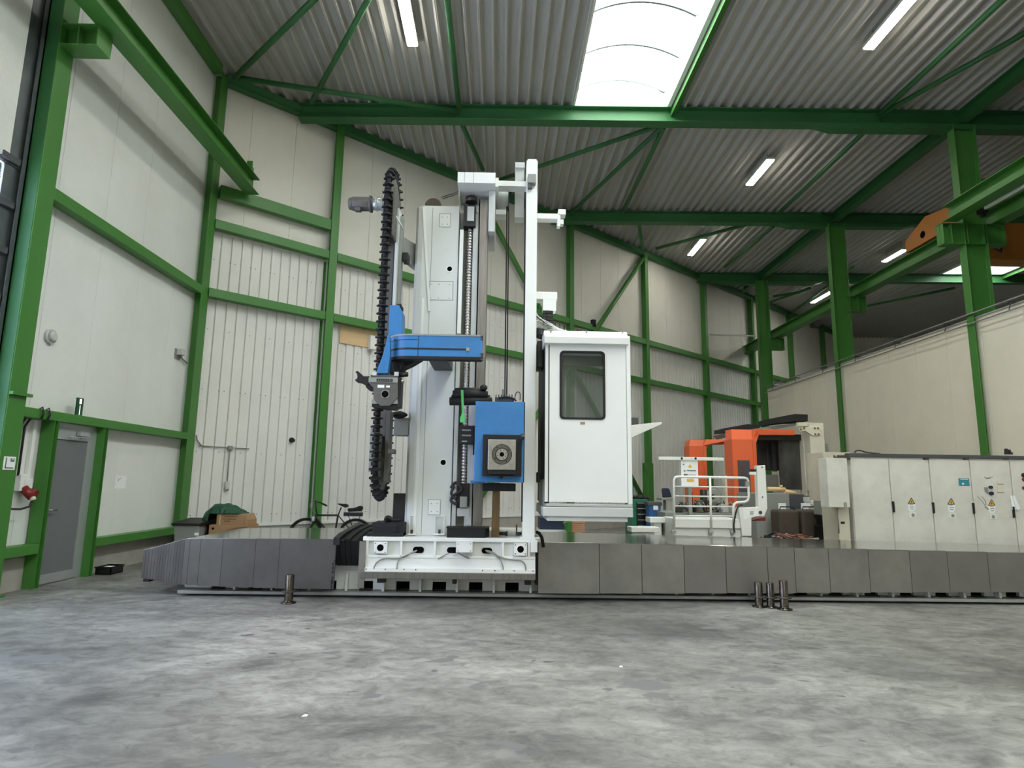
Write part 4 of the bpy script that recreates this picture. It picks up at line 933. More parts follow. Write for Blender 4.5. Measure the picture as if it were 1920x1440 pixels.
m = MB(); q = F(1088, 791, 1097, 796, YK - 0.004); m.box(q[0], q[1], YK - 0.004, YK, q[2], q[3]); m.build('small_label', 'card', dr)
xs0, xs1 = onY(1012, 800, YK + 0.25).x, onY(1184, 800, YK).x
m = MB(); m.box(x1 + 0.006, xs1, YK - 0.005, YK + 0.06, onY(1180, 946, YK).z, onY(1180, 630, YK).z); m.build('corner_post', 'white2', oc, 0.008)
m = MB(); m.box(onY(1022, 800, YK).x, onY(1028, 800, YK).x, YK, YK + 0.04, z0, z1_); m.build('side_strip', 'white2', oc, 0.004)
m = MB(); m.box(onY(1028, 800, YK).x, x0, YK + 0.01, YK + 0.05, z0 - 0.02, z1_); m.build('door_seal', 'rubber', oc)
m = MB(); m.box(onY(1022, 800, YK).x, onY(1022, 800, YK).x + 0.04, YK + 0.04, YB_, z0 - 0.02, z1_ + 0.12); m.build('side_bellows', 'rubber', oc, 0.004)
m = MB(); m.box(xs1 - 0.04, xs1, YK + 0.06, YB_, z0, z1_); m.build('side_wall', 'white', oc)
m = MB(); bx0, bx1 = x0 + 0.06, xs1 - 0.06; zz0, zz1 = wz0 - 0.35, wz1 + 0.1
m.box(x0, xs1 - 0.04, YB_ - 0.04, YB_, z0, zz0); m.box(x0, xs1 - 0.04, YB_ - 0.04, YB_, zz1, z1_); m.box(x0, bx0 + 0.12, YB_ - 0.04, YB_, zz0, zz1); m.box(bx1, xs1 - 0.04, YB_ - 0.04, YB_, zz0, zz1); m.build('rear_wall', 'gray', oc)
m = MB(); m.box(bx0 + 0.12, bx1, YB_ - 0.02, YB_ - 0.015, zz0, zz1); m.build('rear_pane', 'cabglass', oc)
m = MB(); m.box(x0, xs1, YK + 0.06, YB_, z1_ - 0.05, z1_ + 0.05); m.build('ceiling_panel', 'gray_dark', oc)
m = MB(); m.box(bx0 + 0.12, bx0 + 0.22, 8.9, 9.1, zz0, zz1); m.build('control_pillar', 'gray_dark', oc)
xh0, xh1 = onY(1021, 630, YK - 0.1).x, onY(1179, 630, YK - 0.1).x
zt1, zt2, zt3, zt4 = (onY(1100, v, YK - 0.1).z for v in (617, 625, 632, 644))
m = MB(); m.prism([(xh0, YK + 0.02, zt1), (xh0, YK - 0.02, zt2), (xh0, YK - 0.1, zt3), (xh0, YK - 0.09, zt4), (xh0, YK + 0.02, zt4), (xh0, YB_ + 0.05, zt4), (xh0, YB_ + 0.05, zt1)], (xh1 - xh0, 0, 0)); rf = m.build('roof_hood', 'white2', oc, 0.004)
m = MB()
for p in (1033, 1100, 1168): q = onY(p, 621, YK - 0.02); m.cyl(q, q + Vector((0, 0.03, 0)), 0.012, 8)
m.build('hood_screw', 'gray', rf)
m = MB(); tx0, tx1 = onY(1018, 960, YK).x, xs1; m.box(tx0, tx1, YK - 0.02, YB_, onY(1100, 969, YK).z, onY(1100, 951, YK).z); m.build('floor_tray', 'gray_light', oc, 0.008)
m = MB(); m.box(tx0 + 0.06, tx1 - 0.06, YK + 0.03, YB_ - 0.1, onY(1100, 978, YK).z, onY(1100, 969, YK).z); m.build('lower_tray', 'white', oc, 0.006)
m = MB(); m.box(x0 - 0.04, xs1, YK + 0.0, YK + 0.08, onY(1100, 950, YK).z, onY(1100, 945, YK).z); m.build('sill', 'alu', oc, 0.003)
m = MB(); m.box(x0 - 0.06, x0 + 0.0, YK + 0.05, 9.0, onY(1100, 972, YK).z, onY(1100, 900, YK).z); m.build('corner_bracket', 'gray', oc)
m = MB(); m.fprism([(1183, 797), (1241, 791), (1241, 795), (1183, 821)], YK + 0.3, 0.5); m.build('console_shelf', 'white2', oc, 0.003)
m = MB(); m.fbox(1183, 783, 1197, 795, YK + 0.32, 0.2); m.build('control_box', 'gray_dark', oc)
m = MB(); q = onY(1010, 640, 8.3); m.box(q.x - 0.02, q.x + 0.06, 8.25, 8.6, onY(1010, 690, 8.3).z, q.z); m.box(q.x - 0.01, q.x + 0.03, 8.22, 8.5, onY(1008, 905, 8.3).z, onY(1008, 885, 8.3).z); m.build('hinge_bracket', 'black', oc, 0.01)
m = MB(); m.box(x1 + 0.0, x1 + 0.01, YK, YK + 0.01, z0, z1_); m.build('door_gap', 'gray', oc)

# ---- chain tool magazine: a vertical loop of tool pots seen edge-on
XG = onY(716, 640, 7.9).x; YF, YR = 7.86, 8.66; RG = (YR - YF) / 2; YM = (YF + YR) / 2
ZGT = onY(738, 384, YM).z; ZGB = onY(715, 868, YM).z
tm = thing('tool_magazine', 'tall black chain tool magazine standing left of the white column, with gear motor', 'tool magazine', (XG, YM, ZGB - RG))
L1 = ZGT - ZGB; Lt = 2 * L1 + 2 * pi * RG; N = int(round(Lt / 0.105)); step = Lt / N
def loop(s):
    s %= Lt
    if s < L1: return Vector((XG, YF, ZGB + s)), 0.0
    s -= L1
    if s < pi * RG: a = s / RG; return Vector((XG, YM - RG * math.cos(a), ZGT + RG * math.sin(a))), a
    s -= pi * RG
    if s < L1: return Vector((XG, YR, ZGT - s)), pi
    s -= L1; a = s / RG; return Vector((XG, YM + RG * math.cos(a), ZGB - RG * math.sin(a))), pi + a
me = None
for i in range(N):
    p, a = loop(i * step)
    if me is None:
        m = MB(); m.box(-0.034, 0.034, -0.02, 0.03, -0.05, 0.05); m.cyl((0, -0.035, -0.05), (0, -0.035, 0.01), 0.030, 12); m.cyl((0, -0.045, 0.008), (0, -0.045, 0.036), 0.055, 14); m.box(-0.073, -0.036, -0.05, -0.015, 0.010, 0.032); m.box(0.036, 0.073, -0.05, -0.015, 0.010, 0.032)
        m.box(-0.05, -0.03, -0.03, 0.01, -0.05, 0.0)
        o = m.build('tool_pot', 'rubber', None, 0.004, seg=1); me = o.data
        for v in me.vertices: v.co += WL[o.name]
        o.parent = tm; M_ = o.modifiers[0]
    else:
        o = bpy.data.objects.new('tool_pot', me); C.objects.link(o); o.parent = tm
        b = o.modifiers.new('bevel', 'BEVEL'); b.width = 0.004; b.segments = 1; b.limit_method = 'ANGLE'; b.angle_limit = 0.6
    o.location = p - WL[tm.name]; o.rotation_euler = (-a, 0, 0); WL[o.name] = WL[tm.name]
m = MB(); m.box(XG - 0.045, XG + 0.045, YM - 0.06, YM + 0.06, ZGB - 0.1, ZGT + 0.1); m.build('frame_beam', 'cast', tm, 0.004)
xq = onY(740, 420, YM).x
m = MB(); m.box(XG + 0.075, XG + 0.115, YM - 0.16, YM + 0.06, onY(740, 640, YM).z, onY(740, 399, YM).z); m.build('guide_rail', 'gray_light', tm, 0.004)
m = MB(); m.box(XG + 0.116, XG + 0.15, YM - 0.06, YM + 0.1, onY(740, 640, YM).z, onY(740, 408, YM).z); m.build('guide_channel', 'gray', tm, 0.004)
m = MB(); m.box(XG + 0.065, XG + 0.12, YM - 0.16, YM + 0.06, onY(720, 905, YM).z, onY(720, 772, YM).z); m.build('lower_rail', 'cast', tm, 0.004)
for zc in (ZGT, ZGB):
    m = MB(); m.cyl((XG - 0.03, YM, zc), (XG + 0.03, YM, zc), RG - 0.05, 32)
    for k in range(16):
        a = 2 * pi * k / 16; cc_, s__ = math.cos(a), math.sin(a); m.cyl((XG, YM + (RG - 0.06) * cc_, zc + (RG - 0.06) * s__), (XG, YM + (RG - 0.01) * cc_, zc + (RG - 0.01) * s__), 0.03, 6)
    m.cyl((XG - 0.055, YM, zc), (XG + 0.055, YM, zc), 0.12, 20); m.build('sprocket', 'cast', tm)
m = MB(); m.prism([(XG - 0.1, YM - RG * 0.6, ZGT - 0.65), (XG - 0.1, YM + 0.2, ZGT - 0.65), (XG - 0.1, YM + 0.2, ZGT + 0.18), (XG - 0.1, YM - 0.1, ZGT + 0.18), (XG - 0.1, YM - RG * 0.6, ZGT - 0.1)], (0.03, 0, 0)); m.build('bearing_plate', 'gray', tm, 0.004)
m = MB(); m.box(XG + 0.07, XG + 0.09, YF - 0.02, YM, ZGT - 0.62, ZGT + 0.05); m.build('cheek_plate', 'cast', tm)
q = onY(742, 405, 8.0); r_ = onY(756, 429, 8.0); m = MB(); m.tube([q, r_], 0.013, 8); m.build('stop_lever', 'gray_light', tm)
mz = ZGT; x_ = XG - 0.1
m = MB(); m.cyl((x_, YM, mz), (x_ - 0.24, YM, mz), 0.085, 24); m.ring((x_ - 0.04, YM, mz), (-1, 0, 0), 0.08, 0.1, 0.02, 24); m.ring((x_ - 0.12, YM, mz), (-1, 0, 0), 0.08, 0.095, 0.02, 24); gm = m.build('gear_unit', 'alu', tm)
m = MB(); m.cyl((x_ - 0.20, YM, mz), (x_ - 0.23, YM, mz), 0.125, 8); m.cyl((x_ - 0.23, YM, mz), (x_ - 0.46, YM, mz), 0.105, 8); m.cyl((x_ - 0.46, YM, mz), (x_ - 0.52, YM, mz), 0.095, 16, r2=0.08); m.box(x_ - 0.42, x_ - 0.34, YM - 0.08, YM + 0.0, mz - 0.13, mz - 0.08); m.build('motor', 'cast', tm, 0.006)
za, zb2 = onY(745, 452, 8.5).z, onY(745, 492, 8.5).z
m = MB(); m.prism([(XG + 0.13, 8.3, zb2), (xl + 0.02, 8.72, zb2 - 0.02), (xl + 0.02, 8.72, za + 0.03), (XG + 0.13, 8.3, za)], (0, 0.2, 0)); m.build('upper_arm', 'gray', tm, 0.006)
m = MB(); m.box(XG + 0.16, XG + 0.24, 8.22, 8.4, zb2 - 0.07, zb2 + 0.05); m.build('arm_clamp', 'black', tm, 0.01)
za, zb2 = onY(745, 783, 8.5).z, onY(745, 816, 8.5).z
m = MB(); m.box(XG + 0.10, xl + 0.02, 8.5, 8.75, zb2, za); m.build('lower_arm', 'gray', tm, 0.006)
m = MB(); q = onY(748, 778, 8.45); blob(m, q.x, q.y, q.z, 0.11, 0.1, 0.05, jit=0.12, seed=4); m.build('cable_knot', 'rubber', tm)
m = MB(); m.fbox(727, 842, 738, 850, 7.9, 0.2); m.build('sensor_arm', 'cast', tm)
m = MB(); m.fbox(693, 800, 700, 885, 8.6, 0.02); m.build('guard_strip', 'gray', tm)

# ---- tool changer: blue arm with gear box and gripper
YA = 7.35
tch = thing('tool_changer', 'blue tool changer arm across the column with gray gear box and fork gripper', 'tool changer', (onY(720, 765, YA).x, YA + 0.2, onY(720, 765, YA).z))
xr = onY(904, 650, YA).x; xlft = onY(731, 650, YA + 0.3).x; z0 = onY(820, 669, YA).z; z1_ = onY(820, 629, YA).z; rr = 0.30
def dshape(x0, x1, y0, r, n=18):
    q = [pi / 2 * k / n for k in range(n + 1)]; i = r - 0.13
    return [(x1, y0)] + [(x0 + r - r * math.sin(a), y0 + r - r * math.cos(a)) for a in q] + [(x0 + r - i * math.cos(a), y0 + r - i * math.sin(a)) for a in q] + [(x1, y0 + 0.13)]
P = dshape(xlft, xr, YA, rr)
m = MB(); m.prism([(x, y, z0) for x, y in P], (0, 0, z1_ - z0)); m.build('arm', 'blue', tch)
Q = dshape(xlft - 0.008, xr, YA - 0.008, rr + 0.008)
for zz, h, nm in ((z1_ - 0.006, 0.02, 'top_rim'), (z0 - 0.03, 0.035, 'bottom_rim')):
    m = MB(); m.prism([(x, y, zz) for x, y in Q], (0, 0, h)); m.build(nm, 'rubber' if zz < z1_ - 0.1 else 'gray', tch)
def band(z, h, xe, nm, mt, d=0.004):
    pts = dshape(xlft - d, xr, YA - d, rr + d)[1:20][::-1]
    line = [Vector((x, y, z)) for x, y in pts] + [Vector((xe, YA - d, z))]
    m = MB(); m.ext(line, (0, 0, h)); m.build(nm, mt, tch)
zg = onY(820, 656, YA).z
band(zg, 0.022, onY(876, 655, YA).x, 'guide_groove', 'black'); band(onY(760, 637, YA).z, 0.008, onY(783, 635, YA).x, 'upper_groove', 'black', 0.003)
m = MB(); m.fbox(874, 652, 880, 658, YA - 0.012, 0.015); m.build('groove_screw', 'steel_bright', tch)
m = MB(); x_ = onY(784, 650, YA).x; m.box(x_ - 0.003, x_ + 0.003, YA - 0.002, YA + 0.002, z0, z1_); m.build('plate_joint', 'black', tch)
m = MB()
for v in (629, 634, 662, 667, 672): m.fbox(901, v, 906, v + 3, YA - 0.01, 0.05)
m.build('end_bolt', 'steel_dark', tch)
m = MB(); m.fprism([(731, 572), (748, 572), (754, 584), (754, 630), (728, 630)], YA + 0.35, 0.25); m.build('upper_bracket', 'blue', tch, 0.005)
m = MB(); m.fbox(744, 570, 752, 576, YA + 0.36, 0.2); m.build('bracket_cap', 'rubber', tch)
m = MB(); m.fprism([(727, 628), (731, 630), (731, 670), (727, 700), (706, 700), (708, 690), (714, 676), (721, 655)], YA - 0.02, 0.10); m.build('lower_bracket', 'blue', tch, 0.005)
m = MB(); m.fprism([(728, 670), (790, 670), (770, 682), (756, 688), (752, 702), (728, 698)], YA + 0.25, 0.25); m.build('drive_case', 'rubber', tch, 0.01)
m = MB(); m.fprism([(733, 676), (752, 676), (757, 692), (748, 699), (737, 695)], YA + 0.2, 0.1); m.tube(sp([(740, 678), (752, 682), (755, 694)], YA + 0.18), 0.025, 8); m.build('rotary_joint', 'rubber', tch, 0.01)
m = MB(); m.fbox(800, 640, 838, 669, YA + 0.13, 0.96); m.build('arm_carrier', 'gray_dark', tch)
YG = YA - 0.04
m = MB(); m.fprism([(692, 707), (746, 707), (746, 746), (737, 755), (731, 761), (713, 761), (700, 748), (700, 727), (692, 719)], YG, 0.22); gb = m.build('gear_box', 'cast', tch, 0.006)
m = MB(); m.fbox(691, 708, 746, 717, YG - 0.012, 0.02); m.build('head_strip', 'gray', gb, 0.003)
m = MB(); m.fbox(706, 710, 736, 715.5, YG - 0.016, 0.006); m.build('name_plate', 'inkb', gb)
m = MB()
for p in (709, 713, 717, 721, 725, 729, 732): m.fbox(p, 711.5, p + 1.8, 714.2, YG - 0.018, 0.003)
m.build('plate_mark', 'ink', gb)
m = MB(); m.fbox(708, 721.5, 720.5, 727, YG - 0.004, 0.006); m.fbox(724, 723, 731, 726.5, YG - 0.004, 0.006); m.build('sticker', 'paper', gb)
q = onY(722, 739, YG - 0.008); m = MB(); m.ring(q, (0, 1, 0), 0.042, 0.052, 0.012, 28); m.build('port_rim', 'steel_bright', gb)
m = MB(); m.cyl(q + Vector((0, 0.003, 0)), q + Vector((0, 0.012, 0)), 0.042, 24); m.build('port_hole', 'hole', gb)
m = MB(); m.fprism([(697, 749), (702, 749), (713, 760), (731, 760), (745, 747), (750, 747), (750, 762), (740, 768), (697, 763)], YG + 0.04, 0.16); m.build('base_block', 'black', tch, 0.006)
m = MB(); m.fprism([(697, 749), (701, 749), (708, 757), (697, 757)], YG + 0.01, 0.05); m.fprism([(745, 747), (746, 757), (735, 757)], YG + 0.01, 0.05); m.build('corner_plate', 'gray', tch)
m = MB(); m.fbox(746, 707, 751, 763, YG + 0.02, 0.2); m.build('side_case', 'black', tch, 0.004)
m = MB(); m.fbox(698, 697, 706, 704, YG, 0.1); m.fbox(739, 697, 747, 705, YG, 0.1); m.build('mount_lug', 'gray_light', tch, 0.004)
m = MB(); m.fbox(695, 703, 746, 707, YG + 0.01, 0.15); m.build('top_block', 'gray_dark', tch)
a, b = onY(749, 715, YG + 0.06), onY(758, 715, YG + 0.06); m = MB(); m.cyl(a, b, 0.024, 14); m.build('shaft_end', 'steel_bright', tch)
a, b = onY(747, 703, YG + 0.06), onY(765, 702, YG + 0.06); m = MB(); m.cyl(a, b, 0.028, 14); m.build('limit_switch', 'black', tch)
m = MB(); m.fprism([(692, 707), (682, 706), (675, 699), (672, 699), (671, 695), (667, 696), (666, 698), (669, 700), (670, 706), (669, 710), (666, 711), (666, 714), (669, 716), (676, 717), (685, 722), (692, 722)], YG + 0.03, 0.1); gf = m.build('gripper_fork', 'rubber', tch, 0.008)
m = MB(); m.fprism([(685, 720), (692, 722), (697, 720), (701, 731), (699, 733), (692, 732), (686, 726)], YG + 0.04, 0.08); m.build('fork_brace', 'rubber', gf, 0.004)
a, b = onY(682, 713, YG + 0.08), onY(692, 713, YG + 0.08); m = MB(); m.cyl(a, b, 0.05, 16); m.build('fork_collar', 'rubber', gf)
# ================================================================ FLOOR PINS
def pin(label, px, py, ztop, rr, grp=None):
    c = onZ(px, py, 0); c.y += 0.07
    t = thing('locating_pin', label, 'pin', c)
    m = MB(); m.lathe([(rr * 1.75, 0), (rr * 1.75, 0.012), (rr * 1.1, 0.02), (rr * 1.02, 0.03), (rr, 0.035), (rr, ztop), (rr * 0.92, ztop + 0.006)], c, 24); m.build('shaft', 'steel_pin', t)
    m = MB(); m.lathe([(rr, ztop * 0.40), (rr * 1.75, ztop * 0.405), (rr * 1.75, ztop * 0.44), (rr, ztop * 0.45)], c, 24)
    for k in range(3):
        a = 0.4 + k * 2.1; p = c + Vector((rr * 1.9 * math.cos(a), rr * 1.9 * math.sin(a), ztop * 0.422)); m.cyl(p - Vector((0, 0, 0.006)), p + Vector((0, 0, 0.006)), 0.014, 8)
    m.build('collar', 'steel_dark', t); return t
pin('single steel locating pin on the floor in front of the left way cover', 537, 1133, 0.335, 0.052)
pin('left one of three dark steel pins on the floor, by the right way cover', 1428, 1140, 0.295, 0.050)
pin('middle one of three dark steel pins on the floor, by the right way cover', 1450, 1141, 0.292, 0.047)
pin('tallest, rightmost of three dark steel pins on the floor', 1476, 1145, 0.34, 0.052)
for k, (a, lb) in enumerate((((565, 1345), 'small white scrap on the floor at lower left'), ((1161, 1252), 'small white scrap on the floor below the right way cover'))):
    c = onZ(*a, 0); m = MB(); m.prism([c + Vector(v) for v in ((0, 0, 0.001), (0.03, 0.004, 0.001), (0.035, 0.03, 0.001), (0.012, 0.035, 0.001))], (0, 0, 0.006)); tag(m.build('paper_scrap', 'paper'), lb, 'scrap')

# ================================================================ ELECTRICAL CABINETS (right)
YE = 10.85
e0 = [1592, 1664, 1739, 1815, 1890]
ex = [onY(p, 858, YE).x for p in e0]; ex += [ex[-1] + 0.72, ex[-1] + 1.44]
ezt = onY(1740, 859, YE).z
names = ['white electrical cabinet door section at the left end of the row', 'second white electrical cabinet from the left with a yellow warning triangle', 'third white electrical cabinet from the left, with warning triangle and teal plate',
         'fourth white electrical cabinet with marker sketch, sticker and warning triangle', 'fifth white electrical cabinet at the right picture edge with push buttons', 'sixth white electrical cabinet beyond the right picture edge']
def sign_set(par, px, py):
    m = MB(); a, b, c = onY(px - 7, py + 12, YE - 0.024), onY(px + 7, py + 12, YE - 0.024), onY(px - 0.3, py, YE - 0.024); m.prism([a, b, c], (0, 0.003, 0)); s = m.build('warning_triangle', 'yellow', par)
    m = MB(); g = (a + b + c) / 3
    for p, q in ((a, b), (b, c), (c, a)): m.beam(p + (g - p) * 0.10 + Vector((0, -0.001, 0)), q + (g - q) * 0.10 + Vector((0, -0.001, 0)), 0.003, 0.010, up=(0, 0, 1))
    m.prism([g + Vector((dx, -0.003, dz)) for dx, dz in ((0.006, 0.03), (-0.014, -0.004), (-0.002, -0.004), (-0.006, -0.03), (0.014, 0.006), (0.002, 0.006))], (0, 0.002, 0)); m.build('lightning_mark', 'inkb', s)
    m = MB(); m.fprism([(px - 6.5, py + 12.5), (px + 7, py + 12.5), (px + 7.5, py + 22), (px + 4.5, py + 26), (px - 3, py + 26), (px - 5.5, py + 22)], YE - 0.022, 0.003); s = m.build('notice', 'paper', par)
    m = MB(); m.fbox(px - 3, py + 13.2, px + 3, py + 14, YE - 0.024, 0.002); m.fbox(px - 3, py + 17, px + 5, py + 18.2, YE - 0.024, 0.002); m.fbox(px - 2, py + 21, px + 4.5, py + 22.2, YE - 0.024, 0.002); m.build('print_line', 'ink', s)
    m = MB(); m.fbox(px - 3.5, py + 27.5, px + 9, py + 37.5, YE - 0.028, 0.01); s = m.build('lock_plate', 'white2', par, 0.002)
    q = onY(px + 3.2, py + 33, YE - 0.03); m = MB(); m.cyl(q, q + Vector((0, 0.006, 0)), 0.03, 16); m.build('lock', 'gray', s)
for i in range(6):
    x0, x1 = ex[i], ex[i + 1]
    t = thing('electrical_cabinet', names[i], 'cabinet', ((x0 + x1) / 2, YE + 0.3, 0))
    m = MB(); m.box(x0 + 0.002, x1 - 0.002, YE, YE + 0.6, 0.10, ezt); m.build('carcass', 'white_worn', t, 0.004)
    m = MB(); m.box(x0 + 0.01, x1 - 0.01, YE + 0.04, YE + 0.58, 0, 0.10); m.build('plinth', 'gray_dark', t)
    m = MB(); m.box(x0 + 0.007, x1 - 0.007, YE - 0.02, YE, 0.13, ezt - 0.03); d = m.build('door', 'white_worn', t, 0.004)
    if i in (0, 1, 2, 3):
        hx = (1675.5, 1750.5, 1826, 1901)[i]; hy = (940, 942, 943, 950)[i]
        m = MB(); m.fprism([(hx - 2, hy), (hx + 1.5, hy), (hx + 3.2, hy + 20), (hx + 0.5, hy + 21), (hx - 0.5, hy + 10)], YE - 0.05, 0.03); m.build('handle', 'black', d, 0.003)
    if i in (1, 2, 3): sign_set(d, (1709, 1783.5, 1859.5)[i - 1], (933, 934, 936)[i - 1])
    if i == 2:
        m = MB(); m.fbox(1798, 897, 1817.5, 911, YE - 0.026, 0.006); s = m.build('teal_plate', 'teal', d)
        m = MB(); m.fbox(1804, 905.5, 1807.5, 908.5, YE - 0.028, 0.003); m.fbox(1801, 898.5, 1815, 899.5, YE - 0.028, 0.003); m.build('plate_mark', 'paper', s)
    if i == 3:
        m = MB(); m.fprism([(1845, 895), (1849, 896), (1854, 895), (1858, 897), (1850, 898.5)], YE - 0.022, 0.002); m.tube([onY(*p, YE - 0.022) for p in ((1846, 894), (1850, 897.5), (1856, 895.5), (1861, 894))], 0.006, 5); m.build('marker_sketch', 'cableg', d)
        m = MB(); m.fprism([(1846.5, 914), (1852.5, 914), (1854, 921), (1853, 925), (1848, 921)], YE - 0.04, 0.02); m.build('knob_block', 'gray', d, 0.003)
        m = MB(); q = onY(1856.8, 913.5, YE - 0.03); m.cyl(q + Vector((0, -0.03, 0)), q + Vector((0, 0.01, 0)), 0.027, 12); q = onY(1858, 925, YE - 0.03); m.cyl(q + Vector((0, -0.03, 0)), q + Vector((0, 0.01, 0)), 0.032, 12); m.build('rotary_knob', 'navy', d)
        m = MB(); m.fbox(1870.5, 906, 1882.5, 924, YE - 0.026, 0.006); s = m.build('beige_sticker', 'cream', d); m = MB(); m.fbox(1871, 907.5, 1882, 908.5, YE - 0.028, 0.002); m.fbox(1870.5, 923, 1882.5, 924, YE - 0.028, 0.002); m.build('sticker_frame', 'wood', s)
        m = MB()
        for pts in (((1833, 931), (1841, 939), (1847, 948), (1852, 955)), ((1841, 931), (1847, 938), (1849, 947))): m.tube([onY(*p, YE - 0.021) for p in pts], 0.006, 5)
        m.fbox(1847, 950, 1849.5, 953, YE - 0.024, 0.004); m.fbox(1851, 953, 1853.5, 956, YE - 0.024, 0.004); m.build('scuff_mark', 'gray', d)
        m = MB(); m.fprism([(1894, 929), (1898, 929), (1905, 955), (1899, 956)], YE - 0.04, 0.01); m.fprism([(1899, 929), (1902, 929), (1914, 954), (1907, 957), (1904, 948)], YE - 0.045, 0.01); m.build('hanging_cable_tie', 'paper', d)
    if i == 4:
        for (px, py, mt, r) in ((1919, 891, 'black', 0.04), (1919, 915, 'red', 0.03), (1919, 899, 'red', 0.03)):
            q = onY(px, py, YE - 0.02); m = MB(); m.cyl(q + Vector((0, -0.04, 0)), q + Vector((0, 0.02, 0)), r, 16); m.build('push_button', mt, d)
# cable duct on top, with stuff lying on it
t = thing('cable_duct', 'dark cable duct running along the top of the white electrical cabinets', 'cable duct', (ex[2], YE, ezt))
x0 = onY(1589, 857, YE - 0.03).x; zc = onY(1740, 856, YE).z
m = MB(); m.box(x0, ex[-1], YE - 0.04, YE + 0.06, zc - 0.025, zc + 0.035); m.build('rail', 'gray_dark', t, 0.003)
m = MB(); q0, q1 = onY(1564, 856, YE - 0.03), onY(1590, 856, YE - 0.03); m.beam(q0, q1, 0.05, 0.045); m.build('rail_end', 'brown', t); m = MB(); q = onY(1567.5, 854.5, YE - 0.06); m.cyl(q, q + Vector((0, 0.02, 0)), 0.015, 10); m.build('end_bolt', 'alu', t)
m = MB()
for p in (1591, 1738, 1813, 1888): m.fbox(p - 4, 858, p + 4, 861.5, YE - 0.05, 0.05)
m.build('hinge', 'brown', t)
m = MB(); m.tube(sp([(1602, 849), (1606, 845), (1614, 845), (1624, 848), (1650, 851)], YE + 0.02), 0.012, 6); m.build('loose_cable', 'cableb', t)
for a, b, c, d in ((1887, 841, 1892, 852), (1893, 843, 1896, 852), (1897, 848, 1899.5, 852)):
    m = MB(); m.fprism([(a, d), (a, b), (a + 1.5, b), (c, b + 3), (c, d)], YE, 0.05); m.build('duct_end', 'black', t)
# side cabinet
t = thing('side_cabinet', 'narrow white side cabinet with hanging door at the left end of the cabinet row', 'cabinet', (onY(1575, 900, YE - 0.2).x, YE, 0))
x0, x1, z0, z1 = F(1552, 859, 1591, 951, YE - 0.18); m = MB(); m.box(x0, x1, YE - 0.18, YE + 0.1, z0, z1); m.build('hung_box', 'white_worn', t, 0.005)
m = MB(); m.fbox(1582, 942, 1588, 950, YE - 0.185, 0.01); m.build('lock_plate', 'gray', t)
x0b, x1b, _, _ = F(1571, 900, 1593, 1000, YE - 0.05); m = MB(); m.box(x0b, x1b, YE - 0.02, YE + 0.5, 0, z0 + 0.3); m.build('frame', 'cream', t, 0.004)
m = MB(); m.fbox(1577, 978, 1584, 982, YE - 0.03, 0.02); m.build('latch', 'black', t)
m = MB(); m.tube([onY(1571, 952, YE - 0.1), onY(1573, 1000, YE - 0.1)], 0.012, 8); m.build('door_edge', 'cableg', t)
m = MB(); x0, x1, z0, z1 = F(1548, 848, 1600, 1000, 12.9); m.box(x0, x1, 12.9, 13.6, 0, z1); tag(m.build('rear_cabinet', 'cream', bevel=0.006), 'cream cabinet standing behind the left end of the white cabinet row', 'cabinet')

# ================================================================ ORANGE FRAMED MACHINE
YO = 14.2
om = thing('machining_centre', 'old machine with two orange arched frames, stained cabin sheets and cream end column', 'machine', (onY(1450, 900, YO).x, YO + 1, 0))
def arch(xl_, xr_, zt, zch, y, dp, xend, zend, legw, nm='arch_frame'):
    m = MB()
    m.prism([(xl_, y, 0.25), (xl_ + legw, y, 0.25), (xl_ + legw, y, zch), (xl_ + legw + 0.22, y, zt - 0.16), (xend, y, zend - 0.14), (xend, y, zend), (xl_ + legw + 0.12, y, zt), (xl_, y, zch + 0.02)], (0, dp, 0)); return m
a = onY(1376, 830, YO); b = onY(1402, 803, YO); c = onY(1420, 850, YO); e_ = onY(1500, 806, YO)
zch = onY(1376, 822, YO).z; ztp = onY(1420, 802, YO).z
lx0, lx1 = onY(1374, 870, YO).x, onY(1413, 870, YO).x
m = MB(); m.prism([(lx0, YO, 0.3), (lx1, YO, 0.3), (lx1, YO, zch - 0.02), (lx0 + 0.0, YO, zch - 0.02)], (0, 0.5, 0))
m.prism([(lx0, YO, zch - 0.02), (lx1, YO, zch - 0.02), (lx1 + 0.1, YO + 0.28, ztp - 0.02), (lx0 + 0.1, YO + 0.28, ztp - 0.02)], (0, 0.4, 0)); m.build('arch_leg', 'orange', om, 0.008)
m = MB(); m.prism([(lx1, YO - 0.01, 0.3), (lx1 + 0.09, YO + 0.02, 0.3), (lx1 + 0.09, YO + 0.02, zch - 0.1), (lx1 + 0.26, YO + 0.25, ztp - 0.14), (e_.x, YO + 0.25, e_.z - 0.1), (e_.x, YO + 0.25, e_.z + 0.02), (lx1 + 0.2, YO + 0.24, ztp), (lx1, YO - 0.01, zch)], (0, 0.25, 0)); m.build('arch_beam', 'orange', om, 0.006)
m = MB(); m.fbox(1385, 863, 1407, 932, YO - 0.02, 0.03); cpn = m.build('control_panel', 'gray_dark', om, 0.004)
m = MB()
for p in ((1393, 876), (1393, 886)): q = onY(*p, YO - 0.04); m = MB(); m.cyl(q, q + Vector((0, 0.03, 0)), 0.03, 10); m.build('button', 'copper', cpn)
YO2 = 16.6
lx0, lx1 = onY(1293, 870, YO2).x, onY(1320, 870, YO2).x; zc2 = onY(1294, 836, YO2).z; zt2 = onY(1330, 824, YO2).z; ee = onY(1378, 826, YO2)
